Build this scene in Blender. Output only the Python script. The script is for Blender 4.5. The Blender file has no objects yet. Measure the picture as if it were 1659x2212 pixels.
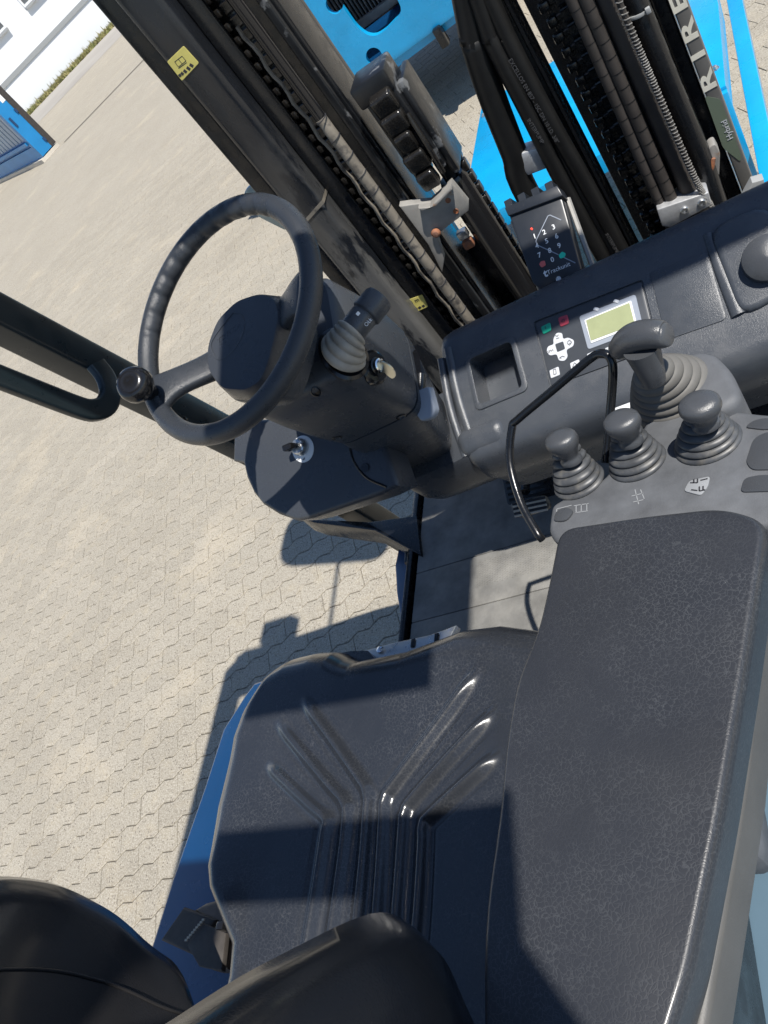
import bpy, bmesh, math, random
from mathutils import Vector as V, Matrix
random.seed(7)
# ------------------------------------------------------------------ camera, sky, sun, exposure
sc = bpy.context.scene
PW, PH, PF = 1659.0, 2212.0, 1695.9          # picture size the measurements below are given in, focal length in its pixels
ROT = Matrix(((0.809, 0.288, 0.513), (0.109, 0.784, -0.611), (-0.578, 0.550, 0.603)))
_q = ROT.to_quaternion(); _q.normalize(); ROT = _q.to_matrix()
CAM = V((0, 0, 2.2))
cam = bpy.data.objects.new('camera', bpy.data.cameras.new('camera'))
sc.collection.objects.link(cam); sc.camera = cam
cam.matrix_world = Matrix.Translation(CAM) @ ROT.to_4x4()
cam.data.sensor_fit = 'AUTO'; cam.data.sensor_width = 36; cam.data.lens = 36 * PF / PH
cam.data.clip_start = 0.01; cam.data.clip_end = 600
SUNV = V((.47, -.27, 1.0)).normalized()      # towards the sun
w = bpy.data.worlds.new('World'); sc.world = w; w.use_nodes = True
sky = w.node_tree.nodes.new('ShaderNodeTexSky'); sky.sky_type = 'NISHITA'; sky.sun_disc = False
sky.ozone_density = 4.5; sky.dust_density = .3; sky.sun_elevation = math.asin(SUNV.z); sky.sun_rotation = math.atan2(SUNV.x, SUNV.y)
bg = w.node_tree.nodes['Background']; bg.inputs['Strength'].default_value = .10
w.node_tree.links.new(sky.outputs[0], bg.inputs[0])
sun = bpy.data.objects.new('sun', bpy.data.lights.new('sun', 'SUN')); sc.collection.objects.link(sun)
sun.data.energy = 5.0; sun.data.angle = math.radians(.53); sun.data.color = (1, .955, .89)
sun.rotation_euler = SUNV.to_track_quat('Z', 'Y').to_euler()
sc.view_settings.view_transform = 'Standard'; sc.view_settings.look = 'None'
sc.view_settings.exposure = 0.35; sc.view_settings.gamma = 1
sc.cycles.max_bounces = 6

# ------------------------------------------------------------------ measuring helpers: a sight line of the picture met with a real plane
def ray(x, y): return ROT @ V(((x - PW / 2) / PF, -(y - PH / 2) / PF, -1))
def Zp(x, y, z): d = ray(x, y); return CAM + d * ((z - CAM.z) / d.z)
def Yp(x, y, Y): d = ray(x, y); return CAM + d * (Y / d.y)
def Xp(x, y, X): d = ray(x, y); return CAM + d * (X / d.x)
class Frame:                                  # a plane with its own axes: u, v in the plane, n out of it
    def __init__(s, o, u, v):
        s.o, s.u = V(o), V(u).normalized(); s.n = s.u.cross(V(v)).normalized(); s.v = s.n.cross(s.u)
    def __call__(s, a, b, c=0): return s.o + s.u * a + s.v * b + s.n * c
    def px(s, x, y):
        d = ray(x, y); p = CAM + d * ((s.o - CAM).dot(s.n) / d.dot(s.n)) - s.o
        return p.dot(s.u), p.dot(s.v)
    def at(s, x, y, c=0): return s(*s.px(x, y), c)
    def uvs(s, pts): return [s.px(*p) for p in pts]
# ------------------------------------------------------------------ mesh helpers
class MB:
    def __init__(s): s.bm = bmesh.new()
    def poly(s, loops, close=True, cap0=True, cap1=True):      # rings of equal length joined in order
        rs = [[s.bm.verts.new(p) for p in L] for L in loops]
        n = len(rs[0])
        for a, b in zip(rs, rs[1:]):
            for i in range(n if close else n - 1):
                j = (i + 1) % n
                try: s.bm.faces.new((a[i], a[j], b[j], b[i]))
                except ValueError: pass
        if close and cap0: s.bm.faces.new(rs[0][::-1])
        if close and cap1: s.bm.faces.new(rs[-1])
        return s
    def box(s, a, b, bev=0, seg=2, fr=None):
        a, b = V(a), V(b); t = bmesh.new(); bmesh.ops.create_cube(t, size=1)
        for v in t.verts: v.co = V([(a[i] + b[i]) / 2 + v.co[i] * (b[i] - a[i]) for i in range(3)])
        if bev: bmesh.ops.bevel(t, geom=t.edges[:], offset=bev, segments=seg, profile=.5, affect='EDGES')
        return s.add(t, fr)
    def add(s, t, fr=None):
        m = {}
        for v in t.verts: m[v] = s.bm.verts.new(fr(*v.co) if fr else v.co)
        for f in t.faces:
            try: s.bm.faces.new([m[v] for v in f.verts])
            except ValueError: pass
        t.free(); return s
    def prism(s, pts, c0, c1, fr=None, bev=0, seg=2, only_top=True, r=0):  # 2-D outline pushed from c0 to c1
        if r: pts = rounded(pts, r)
        t = bmesh.new(); A = [t.verts.new((x, y, c0)) for x, y in pts]; B = [t.verts.new((x, y, c1)) for x, y in pts]
        n = len(pts); t.faces.new(A[::-1]); top = t.faces.new(B)
        for i in range(n): t.faces.new((A[i], A[(i + 1) % n], B[(i + 1) % n], B[i]))
        if bev:
            bmesh.ops.recalc_face_normals(t, faces=t.faces[:])
            g = list(top.edges) if only_top else [e for e in t.edges if len(e.link_faces) == 2 and e.calc_face_angle(0) > .6]
            bmesh.ops.bevel(t, geom=g, offset=bev, segments=seg, profile=.5, affect='EDGES')
        return s.add(t, fr)
    def tube(s, pts, r, seg=12, smooth=0, cap=True):
        pts = [V(p) for p in pts]
        if smooth: pts = spline(pts, smooth)
        rad = r if callable(r) else (lambda t: r)
        n = len(pts); tang = [(pts[min(i + 1, n - 1)] - pts[max(i - 1, 0)]).normalized() for i in range(n)]
        x = tang[0].orthogonal().normalized(); rings = []
        for i in range(n):
            x = (x - tang[i] * x.dot(tang[i])).normalized(); y = tang[i].cross(x)
            q = rad(i / (n - 1))
            rings.append([pts[i] + (x * math.cos(a) + y * math.sin(a)) * q for a in [2 * math.pi * k / seg for k in range(seg)]])
        return s.poly(rings, True, cap, cap)
    def lathe(s, prof, o, ax, seg=32, sx=1, sy=1, xdir=None):
        o, ax = V(o), V(ax).normalized()
        x = V(xdir) if xdir else ax.orthogonal(); x = (x - ax * x.dot(ax)).normalized(); y = ax.cross(x)
        return s.poly([[o + ax * h + (x * math.cos(a) * sx + y * math.sin(a) * sy) * r for a in [2 * math.pi * k / seg for k in range(seg)]] for r, h in prof])
    def grid(s, f, nu, nv, close_u=False):
        vs = [[s.bm.verts.new(f(i / (nu - 1), j / (nv - 1))) for i in range(nu)] for j in range(nv)]
        for j in range(nv - 1):
            for i in range(nu - 1): s.bm.faces.new((vs[j][i], vs[j][i + 1], vs[j + 1][i + 1], vs[j + 1][i]))
        return s
    def mesh(s, name, ang=35, smooth=True):
        bmesh.ops.recalc_face_normals(s.bm, faces=s.bm.faces[:])
        me = bpy.data.meshes.new(name); s.bm.to_mesh(me); s.bm.free()
        if smooth:
            me.polygons.foreach_set('use_smooth', [True] * len(me.polygons)); me.set_sharp_from_angle(angle=math.radians(ang))
        return me
    def build(s, name, m, parent=None, ang=35, smooth=True, kind=None, label=None):
        o = bpy.data.objects.new(name, s.mesh(name, ang, smooth)); sc.collection.objects.link(o)
        o.data.materials.append(m)
        return put(o, parent, kind, label)
def put(o, parent=None, kind=None, label=None):
    if parent is not None:
        o.parent = parent; o.matrix_parent_inverse = wm(parent).inverted()
    if kind: o['kind'] = kind
    if label: o['label'] = label
    return o
def wm(o): return (wm(o.parent) @ o.matrix_parent_inverse if o.parent else Matrix()) @ o.matrix_basis
def thing(name, label, cat, loc=(0, 0, 0), group=None):
    o = bpy.data.objects.new(name, None); sc.collection.objects.link(o); o.location = loc; o.empty_display_size = .1
    return tag(o, label, cat, group)
def tag(o, label, cat, group=None):
    o['label'] = label; o['category'] = cat
    if group: o['group'] = group
    return o
def share(o, name, mtx=None, parent=None):     # another object on the same mesh
    c = bpy.data.objects.new(name, o.data); sc.collection.objects.link(c)
    if mtx is not None: c.matrix_basis = mtx
    return put(c, parent)
def spline(p, n):
    out = []; q = [2 * p[0] - p[1]] + list(p) + [2 * p[-1] - p[-2]]
    for i in range(1, len(q) - 2):
        a, b, c, d = q[i - 1:i + 3]
        for k in range(n):
            t = k / n
            out.append(.5 * (2 * b + (c - a) * t + (2 * a - 5 * b + 4 * c - d) * t * t + (3 * b - a - 3 * c + d) * t ** 3))
    return out + [p[-1]]
def rounded(pts, r, n=4):                      # corners of a 2-D outline turned into arcs
    out = []; N = len(pts)
    for i in range(N):
        p0, p, p1 = V(pts[i - 1]), V(pts[i]), V(pts[(i + 1) % N])
        a, b = p0 - p, p1 - p; k = min(r, a.length * .45, b.length * .45)
        A, B = p + a.normalized() * k, p + b.normalized() * k
        for j in range(n + 1):
            t = j / n; out.append(tuple(A * (1 - t) ** 2 + p * 2 * t * (1 - t) + B * t * t))
    return out
def lerp(a, b, t): return a + (b - a) * t
def interp(x, T):
    if x <= T[0][0]: return T[0][1]
    for (a, fa), (b, fb) in zip(T, T[1:]):
        if x <= b:
            t = (x - a) / (b - a); return fa + (fb - fa) * t
    return T[-1][1]
def smoothstep(t): t = max(0, min(1, t)); return t * t * (3 - 2 * t)
def cut(o, mb):                                # a real opening cut out of a solid
    k = bpy.data.objects.new('cutter', mb.mesh('cutter', smooth=False)); sc.collection.objects.link(k)
    m = o.modifiers.new('cut', 'BOOLEAN'); m.object = k; m.solver = 'EXACT'
    dg = bpy.context.evaluated_depsgraph_get(); me = bpy.data.meshes.new_from_object(o.evaluated_get(dg))
    o.modifiers.clear(); o.data = me; bpy.data.objects.remove(k)
    me.polygons.foreach_set('use_smooth', [True] * len(me.polygons)); me.set_sharp_from_angle(angle=math.radians(35))
def letters(txt, fr, u, v, size, m, parent, name='lettering', ang=0, c=.0006, depth=.0002, sx=1, bold=0, align='CENTER'):
    cu = bpy.data.curves.new('t', 'FONT'); cu.body = txt; cu.size = size; cu.align_x = align; cu.align_y = 'CENTER'
    cu.extrude = depth; cu.resolution_u = 3; cu.offset = bold
    t = bpy.data.objects.new('t', cu); sc.collection.objects.link(t)
    dg = bpy.context.evaluated_depsgraph_get(); me = bpy.data.meshes.new_from_object(t.evaluated_get(dg))
    bpy.data.objects.remove(t); ca, sa = math.cos(ang), math.sin(ang)
    for q in me.vertices:
        x, y = q.co.x * sx, q.co.y
        q.co = fr(u + x * ca - y * sa, v + x * sa + y * ca, c + q.co.z)
    o = bpy.data.objects.new(name, me); sc.collection.objects.link(o); me.materials.append(m)
    return put(o, parent)
# ------------------------------------------------------------------ materials
def srgb(h): return tuple(((c / 255) / 12.92 if c / 255 < .04045 else ((c / 255 + .055) / 1.055) ** 2.4) for c in (int(h[i:i + 2], 16) for i in (0, 2, 4))) + (1,)
MATS = {}
def mat(name, col, rough=.5, metal=0, var=0, vscale=8, col2=None, mix=(.45, .6), bump=0, bscale=300, btype='noise', rvar=0, coat=0, spec=.5, crack=0, crackcol=None, emit=0, zfade=None, stretch=None):
    m = bpy.data.materials.new(name); m.use_nodes = True; nt = m.node_tree; N, L = nt.nodes, nt.links
    b = N['Principled BSDF']; col = tuple(col) + ((1,) if len(col) == 3 else ())
    b.inputs['Base Color'].default_value = col; b.inputs['Roughness'].default_value = rough; b.inputs['Metallic'].default_value = metal
    b.inputs['Specular IOR Level'].default_value = spec; b.inputs['Coat Weight'].default_value = coat; b.inputs['Coat Roughness'].default_value = .12
    geo = N.new('ShaderNodeNewGeometry'); pos = geo.outputs['Position']
    if stretch:
        mp = N.new('ShaderNodeMapping'); mp.inputs['Scale'].default_value = stretch; L.new(pos, mp.inputs[0]); raw = pos; pos = mp.outputs[0]
    def noise(scale, det=4, rgh=.6):
        n = N.new('ShaderNodeTexNoise'); n.inputs['Scale'].default_value = scale; n.inputs['Detail'].default_value = det; n.inputs['Roughness'].default_value = rgh
        L.new(pos, n.inputs['Vector']); return n
    def ramp(src, a, bb, c0, c1):
        r = N.new('ShaderNodeMapRange'); r.inputs[1].default_value = a; r.inputs[2].default_value = bb; r.inputs[3].default_value = c0; r.inputs[4].default_value = c1
        L.new(src, r.inputs[0]); return r.outputs[0]
    def mixc(fac, A, B):
        x = N.new('ShaderNodeMix'); x.data_type = 'RGBA'
        if isinstance(fac, float): x.inputs[0].default_value = fac
        else: L.new(fac, x.inputs[0])
        for k, c in ((6, A), (7, B)):
            if isinstance(c, tuple): x.inputs[k].default_value = c
            else: L.new(c, x.inputs[k])
        return x.outputs[2]
    cur = col
    if col2:
        fac = ramp(noise(vscale, 6).outputs[0], mix[0], mix[1], 0, 1)
        if zfade:
            sx_ = N.new('ShaderNodeSeparateXYZ'); L.new(geo.outputs['Position'], sx_.inputs[0]); ad = N.new('ShaderNodeMath'); ad.operation = 'MULTIPLY_ADD'; ad.inputs[1].default_value = .35; L.new(noise(11, 5).outputs[0], ad.inputs[0]); L.new(sx_.outputs[2], ad.inputs[2])
            ml = N.new('ShaderNodeMath'); ml.operation = 'MULTIPLY'; L.new(fac, ml.inputs[0]); L.new(ramp(ad.outputs[0], zfade[0] + .17, zfade[1] + .17, 0, 1), ml.inputs[1]); fac = ml.outputs[0]
        cur = mixc(fac, col, tuple(col2) + ((1,) if len(col2) == 3 else ()))
    if var:
        f = ramp(noise(vscale * .7, 5).outputs[0], .3, .7, 1 - var, 1 + var)
        x = N.new('ShaderNodeMix'); x.data_type = 'RGBA'; x.blend_type = 'MULTIPLY'; x.inputs[0].default_value = 1
        if isinstance(cur, tuple): x.inputs[6].default_value = cur
        else: L.new(cur, x.inputs[6])
        L.new(f, x.inputs[7]); cur = x.outputs[2]
    if rvar: L.new(ramp(noise(vscale * 1.7, 4).outputs[0], .3, .7, max(.05, rough - rvar), min(1, rough + rvar)), b.inputs['Roughness'])
    hsrc = None
    if crack:                                    # fine grain of vinyl: cells with sunk, dusty borders
        d = N.new('ShaderNodeTexNoise'); d.inputs['Scale'].default_value = crack * .5; L.new(pos, d.inputs['Vector'])
        mx = N.new('ShaderNodeMix'); mx.data_type = 'VECTOR'; mx.inputs[0].default_value = .012; L.new(pos, mx.inputs[4]); L.new(d.outputs[1], mx.inputs[5])
        vo = N.new('ShaderNodeTexVoronoi'); vo.feature = 'DISTANCE_TO_EDGE'; vo.inputs['Scale'].default_value = crack; L.new(mx.outputs[1], vo.inputs['Vector'])
        e = ramp(vo.outputs['Distance'], 0, .16, 0, 1); hsrc = e
        if crackcol:
            patch = ramp(noise(9, 3).outputs[0], .38, .66, .08, .9)
            inv = ramp(vo.outputs['Distance'], .0, .075, 1, 0)
            mm = N.new('ShaderNodeMath'); mm.operation = 'MULTIPLY'; L.new(patch, mm.inputs[0]); L.new(inv, mm.inputs[1])
            cur = mixc(mm.outputs[0], cur, tuple(crackcol) + ((1,) if len(crackcol) == 3 else ()))
    if not isinstance(cur, tuple): L.new(cur, b.inputs['Base Color'])
    if bump:
        bn = N.new('ShaderNodeBump'); bn.inputs['Strength'].default_value = bump; bn.inputs['Distance'].default_value = .001
        L.new(hsrc if hsrc is not None else noise(bscale, 3).outputs[0], bn.inputs['Height']); L.new(bn.outputs[0], b.inputs['Normal'])
    if emit: b.inputs['Emission Color'].default_value = col; b.inputs['Emission Strength'].default_value = emit
    MATS[name] = m; return m
M_dash = mat('dash_plastic', (.056, .063, .074), .30, bump=.45, bscale=700, rvar=.08, vscale=14, col2=(.085, .09, .098), mix=(.5, .75))
M_col = mat('column_plastic', (.046, .051, .059), .30, bump=.4, bscale=800, rvar=.1, vscale=14)
M_wheel = mat('wheel_rubber', (.034, .038, .044), .30, bump=.5, bscale=1200, rvar=.06, vscale=30)
M_black = mat('black_steel', (.008, .009, .011), .26, spec=.5, rvar=.12, vscale=20, bump=.12, bscale=200)
M_gloss = mat('gloss_black', (.010, .010, .011), .18, bump=.05, bscale=400)
M_worn = mat('worn_black_paint', (.010, .011, .013), .35, col2=(.12, .125, .13), mix=(.60, .64), vscale=18, bump=.3, bscale=120, rvar=.1)
M_rub = mat('rubbed_paint', (.013, .015, .019), .24, col2=(.105, .104, .10), mix=(.43, .50), vscale=22, bump=.15, bscale=120, rvar=.12, var=.25, zfade=(1.84, 1.45), stretch=(1, 1, .32))
M_dusty = mat('dusty_console', (.095, .10, .108), .65, var=.25, vscale=30, bump=.3, bscale=500)
M_boot = mat('rubber_boot', (.058, .061, .065), .42, var=.35, vscale=60, col2=(.11, .105, .095), mix=(.5, .7), rvar=.08)
M_bootbig = mat('pale_rubber_boot', (.13, .125, .115), .6, var=.15, vscale=30)
M_cream = mat('cream_bellows', (.34, .31, .26), .5, var=.2, vscale=40)
M_knob = mat('lever_knob', (.058, .062, .068), .30, bump=.3, bscale=900, rvar=.06, vscale=30)
M_arm = mat('armrest_vinyl', (.026, .028, .033), .40, crack=190, crackcol=(.066, .070, .075), bump=.10, var=.12, coat=.15, rvar=.06, vscale=6)
M_seat = mat('seat_vinyl', (.024, .027, .033), .27, crack=175, crackcol=(.070, .073, .078), bump=.05, var=.12, coat=.4, rvar=.08, vscale=7)
M_back = mat('back_vinyl', (.034, .033, .034), .17, coat=.5, bump=.3, bscale=420, rvar=.06, vscale=5)
M_mat = mat('floor_rubber', (.20, .195, .18), .8, var=.3, vscale=18, bump=.6, bscale=260, col2=(.165, .162, .152), mix=(.42, .62))
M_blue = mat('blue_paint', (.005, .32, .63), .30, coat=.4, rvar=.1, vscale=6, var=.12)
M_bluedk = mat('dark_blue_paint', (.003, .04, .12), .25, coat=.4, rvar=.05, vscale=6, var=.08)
M_bluecon = mat('container_blue', (.010, .20, .46), .45, var=.12, vscale=2)
M_pale = mat('pale_blue_hood', (.105, .17, .225), .4, var=.06, vscale=6, rvar=.08)
M_grey = mat('grey_steel', (.28, .27, .25), .55, metal=.2, var=.2, vscale=30, col2=(.30, .17, .09), mix=(.66, .74), bump=.2, bscale=150)
M_alu = mat('cast_aluminium', (.55, .56, .57), .45, metal=.6, var=.2, vscale=60, bump=.3, bscale=200)
M_zinc = mat('zinc_steel', (.55, .56, .56), .32, metal=.9, rvar=.1, vscale=40)
M_chrome = mat('chrome', (.75, .75, .76), .12, metal=1)
M_brass = mat('key_metal', (.62, .57, .45), .3, metal=1)
M_rust = mat('rusty_steel', (.36, .13, .05), .8, var=.35, vscale=60, col2=(.18, .09, .06), mix=(.4, .6), bump=.4, bscale=200)
M_chain = mat('greasy_chain', (.014, .013, .012), .24, var=.3, vscale=70, bump=.3, bscale=300, rvar=.1)
M_hose = mat('hose_rubber', (.009, .009, .009), .45, spec=.3, var=.2, vscale=30, bump=.2, bscale=400)
M_hosed = mat('dusty_hose', (.040, .034, .030), .6, var=.3, vscale=30, bump=.2, bscale=400)
M_wrap = mat('spiral_wrap', (.20, .178, .145), .5, var=.25, vscale=40, col2=(.07, .065, .06), mix=(.5, .62))
M_pad = mat('keypad_face', (.022, .026, .033), .33, rvar=.05, vscale=20)
M_panel = mat('display_membrane', (.050, .056, .066), .4, var=.1, vscale=30)
M_panelg = mat('display_bezel', (.27, .30, .35), .45)
M_white = mat('print_white', (.75, .76, .76), .5)
M_lcd = mat('lcd_glass', (.33, .36, .20), .22, var=.06, vscale=60, coat=.5)
M_icon = mat('icon_pale', (.55, .57, .60), .5, var=.1, vscale=80)
M_ink = mat('icon_ink', (.03, .03, .035), .5)
M_green = mat('button_green', (.01, .38, .24), .4)
M_red = mat('button_red', (.42, .05, .08), .4)
M_teal = mat('pad_teal', (.02, .62, .42), .4)
M_pink = mat('pad_red', (.62, .13, .12), .4)
M_led = mat('status_led', (.8, .05, .03), .4, emit=1.2)
M_yellow = mat('sticker_yellow', (.62, .55, .16), .5, var=.08, vscale=40)
M_ivory = mat('ivory_lettering', (.74, .71, .60), .55, var=.08, vscale=30)
M_taupe = mat('taupe_beam', (.27, .255, .23), .5, var=.1, vscale=14)
M_greenmark = mat('green_mark', (.13, .165, .12), .5)
M_hoseprint = mat('hose_print', (.46, .40, .30), .6)
M_web = mat('belt_webbing', (.055, .048, .042), .7, var=.25, vscale=60, bump=.5, bscale=900)
M_brown = mat('brown_leather', (.11, .075, .05), .5, var=.3, vscale=40, bump=.3, bscale=300)
M_wall = mat('white_render', (.80, .81, .81), .9, var=.02, vscale=.6, bump=.2, bscale=30)
M_trim = mat('grey_trim', (.30, .31, .31), .7)
M_glass = mat('window_glass', (.10, .11, .12), .08, coat=.4)
M_slat = mat('grey_slat', (.36, .42, .47), .6, var=.08, vscale=1)
M_conc = mat('concrete_kerb', (.55, .50, .42), .9, var=.12, vscale=3)
M_asph = mat('pale_asphalt', (.30, .28, .25), .9, var=.12, vscale=.6, bump=.5, bscale=60)
M_grass = mat('dry_grass', (.16, .17, .055), .9, var=.35, vscale=3, col2=(.30, .26, .11), mix=(.42, .58))
M_tyre = mat('tyre_rubber', (.03, .03, .03), .8, var=.2, vscale=20)
M_joint = mat('joint_sand', (.085, .074, .058), 1, var=.3, vscale=30)
M_faint = mat('faint_symbol', (.26, .27, .28), .5)
# concrete paving: speckled stone, the same on every piece
def paving_mat():
    m = bpy.data.materials.new('speckled_concrete'); m.use_nodes = True; nt = m.node_tree; N, L = nt.nodes, nt.links
    b = N['Principled BSDF']; b.inputs['Roughness'].default_value = .9; b.inputs['Specular IOR Level'].default_value = .25
    pos = N.new('ShaderNodeNewGeometry').outputs['Position']
    def tex(kind, scale, **k):
        n = N.new(kind); n.inputs['Scale'].default_value = scale; L.new(pos, n.inputs['Vector'])
        for a, v in k.items(): n.inputs[a].default_value = v
        return n
    def mr(src, a, bb, c, d):
        r = N.new('ShaderNodeMapRange'); L.new(src, r.inputs[0])
        for i, v in enumerate((a, bb, c, d)): r.inputs[i + 1].default_value = v
        return r.outputs[0]
    def mixc(f, A, B):
        x = N.new('ShaderNodeMix'); x.data_type = 'RGBA'; L.new(f, x.inputs[0])
        for k, c in ((6, A), (7, B)):
            if isinstance(c, tuple): x.inputs[k].default_value = c
            else: L.new(c, x.inputs[k])
        return x.outputs[2]
    big = tex('ShaderNodeTexNoise', .9, Detail=5); mid = tex('ShaderNodeTexNoise', 11, Detail=4); fin = tex('ShaderNodeTexNoise', 150, Detail=3)
    c = mixc(mr(big.outputs[0], .3, .7, .15, .85), (.255, .227, .178, 1), (.315, .284, .228, 1))
    c = mixc(mr(mid.outputs[0], .52, .7, 0, .55), c, (.34, .29, .205, 1))
    c = mixc(mr(tex('ShaderNodeTexNoise', 2.3, Detail=6, Roughness=.7).outputs[0], .52, .68, 0, .45), c, (.225, .195, .148, 1))
    c = mixc(mr(tex('ShaderNodeTexNoise', 1.4, Detail=5, Roughness=.6).outputs[0], .55, .72, 0, .5), c, (.46, .385, .27, 1))
    c = mixc(mr(fin.outputs[0], .42, .66, 0, .8), c, (.46, .425, .355, 1))
    c = mixc(mr(tex('ShaderNodeTexNoise', 60, Detail=4, Roughness=.75).outputs[0], .52, .68, 0, .75), c, (.22, .19, .145, 1))
    vo = tex('ShaderNodeTexVoronoi', 78); dots = mr(vo.outputs['Distance'], .20, .34, 1, 0)
    sel = N.new('ShaderNodeSeparateColor'); L.new(vo.outputs['Color'], sel.inputs[0]); pick = mr(sel.outputs[0], .62, .66, 0, .75)
    mm = N.new('ShaderNodeMath'); mm.operation = 'MULTIPLY'; L.new(dots, mm.inputs[0]); L.new(pick, mm.inputs[1])
    c = mixc(mm.outputs[0], c, (.10, .085, .07, 1))
    an = N.new('ShaderNodeAttribute'); an.attribute_name = 'tone'; mx = N.new('ShaderNodeMath'); mx.operation = 'MAXIMUM'; L.new(an.outputs['Fac'], mx.inputs[0])
    lt = N.new('ShaderNodeMath'); lt.operation = 'LESS_THAN'; lt.inputs[1].default_value = .1; L.new(an.outputs['Fac'], lt.inputs[0]); L.new(lt.outputs[0], mx.inputs[1])
    vm = N.new('ShaderNodeVectorMath'); vm.operation = 'SCALE'; L.new(c, vm.inputs[0]); L.new(mx.outputs[0], vm.inputs['Scale']); L.new(vm.outputs[0], b.inputs['Base Color'])
    bn = N.new('ShaderNodeBump'); bn.inputs['Strength'].default_value = .6; bn.inputs['Distance'].default_value = .002
    L.new(fin.outputs[0], bn.inputs['Height']); L.new(bn.outputs[0], b.inputs['Normal']); return m
M_pave = paving_mat()
# ------------------------------------------------------------------ the yard
RA = math.radians(21.3); D1 = V((math.cos(RA), math.sin(RA), 0)); D2 = V((-math.sin(RA), math.cos(RA), 0)); G0 = V((-3.0, 1.5, 0))
def GP(s, t, z=0): p = G0 + D1 * s + D2 * t; return V((p.x, p.y, z))
S0, S1, T0, T1 = -9.0, 5.4, -3.0, 9.9
PL_, PW_ = .225, .1125
S1 = S0 + PL_ * round((S1 - S0) / PL_); T1 = T0 + PW_ * round((T1 - T0) / PW_)
mb = MB(); B = 300
for a, b, c, d in ((-B, S0, -B, B), (S1, B, -B, B), (S0, S1, -B, T0), (S0, S1, T1, B)):
    vs = [mb.bm.verts.new(GP(*q)) for q in ((a, c), (b, c), (b, d), (a, d))]; mb.bm.faces.new(vs)
for v in mb.bm.verts: v.co.z = -.003
paving = mb.build('paved_yard', M_pave, kind='structure', smooth=False)
paving['label'] = 'beige concrete block paving of the yard'
mb = MB(); vs = [mb.bm.verts.new(GP(*q, -.0055)) for q in ((S0, T0), (S1, T0), (S1, T1), (S0, T1))]; mb.bm.faces.new(vs)
mb.build('joint_bed', M_joint, paving, smooth=False)
def paver_geo():
    prof = [(0, 0), (.22, .55), (.5, 1), (.78, .8), (1.0, 0), (1.22, -.8), (1.5, -1), (1.78, -.55), (2, 0)]   # two half waves
    amp, g, P = .0105, .0022, PL_ / 2
    low = [(x * P * .5 * 2 / 2, y * amp) for x, y in prof]; low = low + [(x + P, y) for x, y in low[1:]]
    low = low[::2]
    out = [(x, y) for x, y in low] + [(x, y + PW_) for x, y in low[::-1]]
    cx, cy = PL_ / 2, PW_ / 2
    def inset(d):
        r = []
        for x, y in out:
            r.append((x - math.copysign(d * .42, x - cx) if abs(x - cx) > cx - .001 else x, y - math.copysign(d, y - cy)))
        return r
    n = len(out); vs = [(x - cx, y - cy, z) for d, z in ((g, -.010), (g, -.0030), (g + .003, 0)) for x, y in inset(d)]
    fs = [tuple(range(2 * n, 3 * n))]
    for k in (0, 1):
        for i in range(n): j = (i + 1) % n; fs.append((k * n + i, k * n + j, k * n + n + j, k * n + n + i))
    return vs, fs
PV, PFc = paver_geo()
PMES = []
for k in range(12):
    me = bpy.data.meshes.new('paver'); me.from_pydata(PV, [], PFc); me.materials.append(M_pave); PMES.append(me)
    at_ = me.attributes.new('tone', 'FLOAT', 'POINT'); at_.data.foreach_set('value', [.95 + .10 * k / 11] * len(PV))
VIS = [(0, 450), (190, 60), (540, 430), (330, 640), (320, 860), (430, 970), (510, 960), (560, 1080), (680, 1125), (860, 1180), (880, 1340), (560, 1460), (345, 2030), (250, 1960), (60, 1885), (0, 1890)]
def inside(x, y, P):
    r = False
    for (x0, y0), (x1, y1) in zip(P, P[1:] + P[:1]):
        if (y0 > y) != (y1 > y) and x < (x1 - x0) * (y - y0) / (y1 - y0) + x0: r = not r
    return r
RT = ROT.transposed(); cells = []
for j in range(int(round((T1 - T0) / PW_))):
    off = (j % 2) * .5
    for i in range(int(round((S1 - S0) / PL_)) + 1):
        s = S0 + (i + .5 + off) * PL_
        if s > S1: continue
        c = GP(s, T0 + (j + .5) * PW_); q = RT @ (c - CAM)
        vis = q.z < 0 and inside(PW / 2 - PF * q.x / q.z, PH / 2 + PF * q.y / q.z, VIS)
        cells.append((0 if vis else 1, -q.z, c))
cells.sort(key=lambda k: k[:2])
av, af, atn = [], [], []
for k, (vis, dist, c) in enumerate(cells):
    Mx = Matrix.Translation(c + V((0, 0, random.uniform(-.0012, .0008)))) @ Matrix.Rotation(RA, 4, 'Z') @ Matrix.Rotation(random.uniform(-.006, .006), 4, 'X') @ Matrix.Rotation(random.uniform(-.005, .005), 4, 'Y')
    if k < 300:
        o = bpy.data.objects.new('paver', random.choice(PMES)); sc.collection.objects.link(o); o.matrix_basis = Mx; put(o, paving)
    else:
        b0 = len(av); atn += [random.uniform(.95, 1.05)] * len(PV); av += [tuple(Mx @ V(p)) for p in PV]; af += [tuple(b0 + i for i in f) for f in PFc]
me2 = bpy.data.meshes.new('paver_field'); me2.from_pydata(av, [], af); me2.attributes.new('tone', 'FLOAT', 'POINT').data.foreach_set('value', atn); me2.materials.append(M_pave)
o = bpy.data.objects.new('paver_field', me2); sc.collection.objects.link(o); put(o, paving, kind='stuff')

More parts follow.
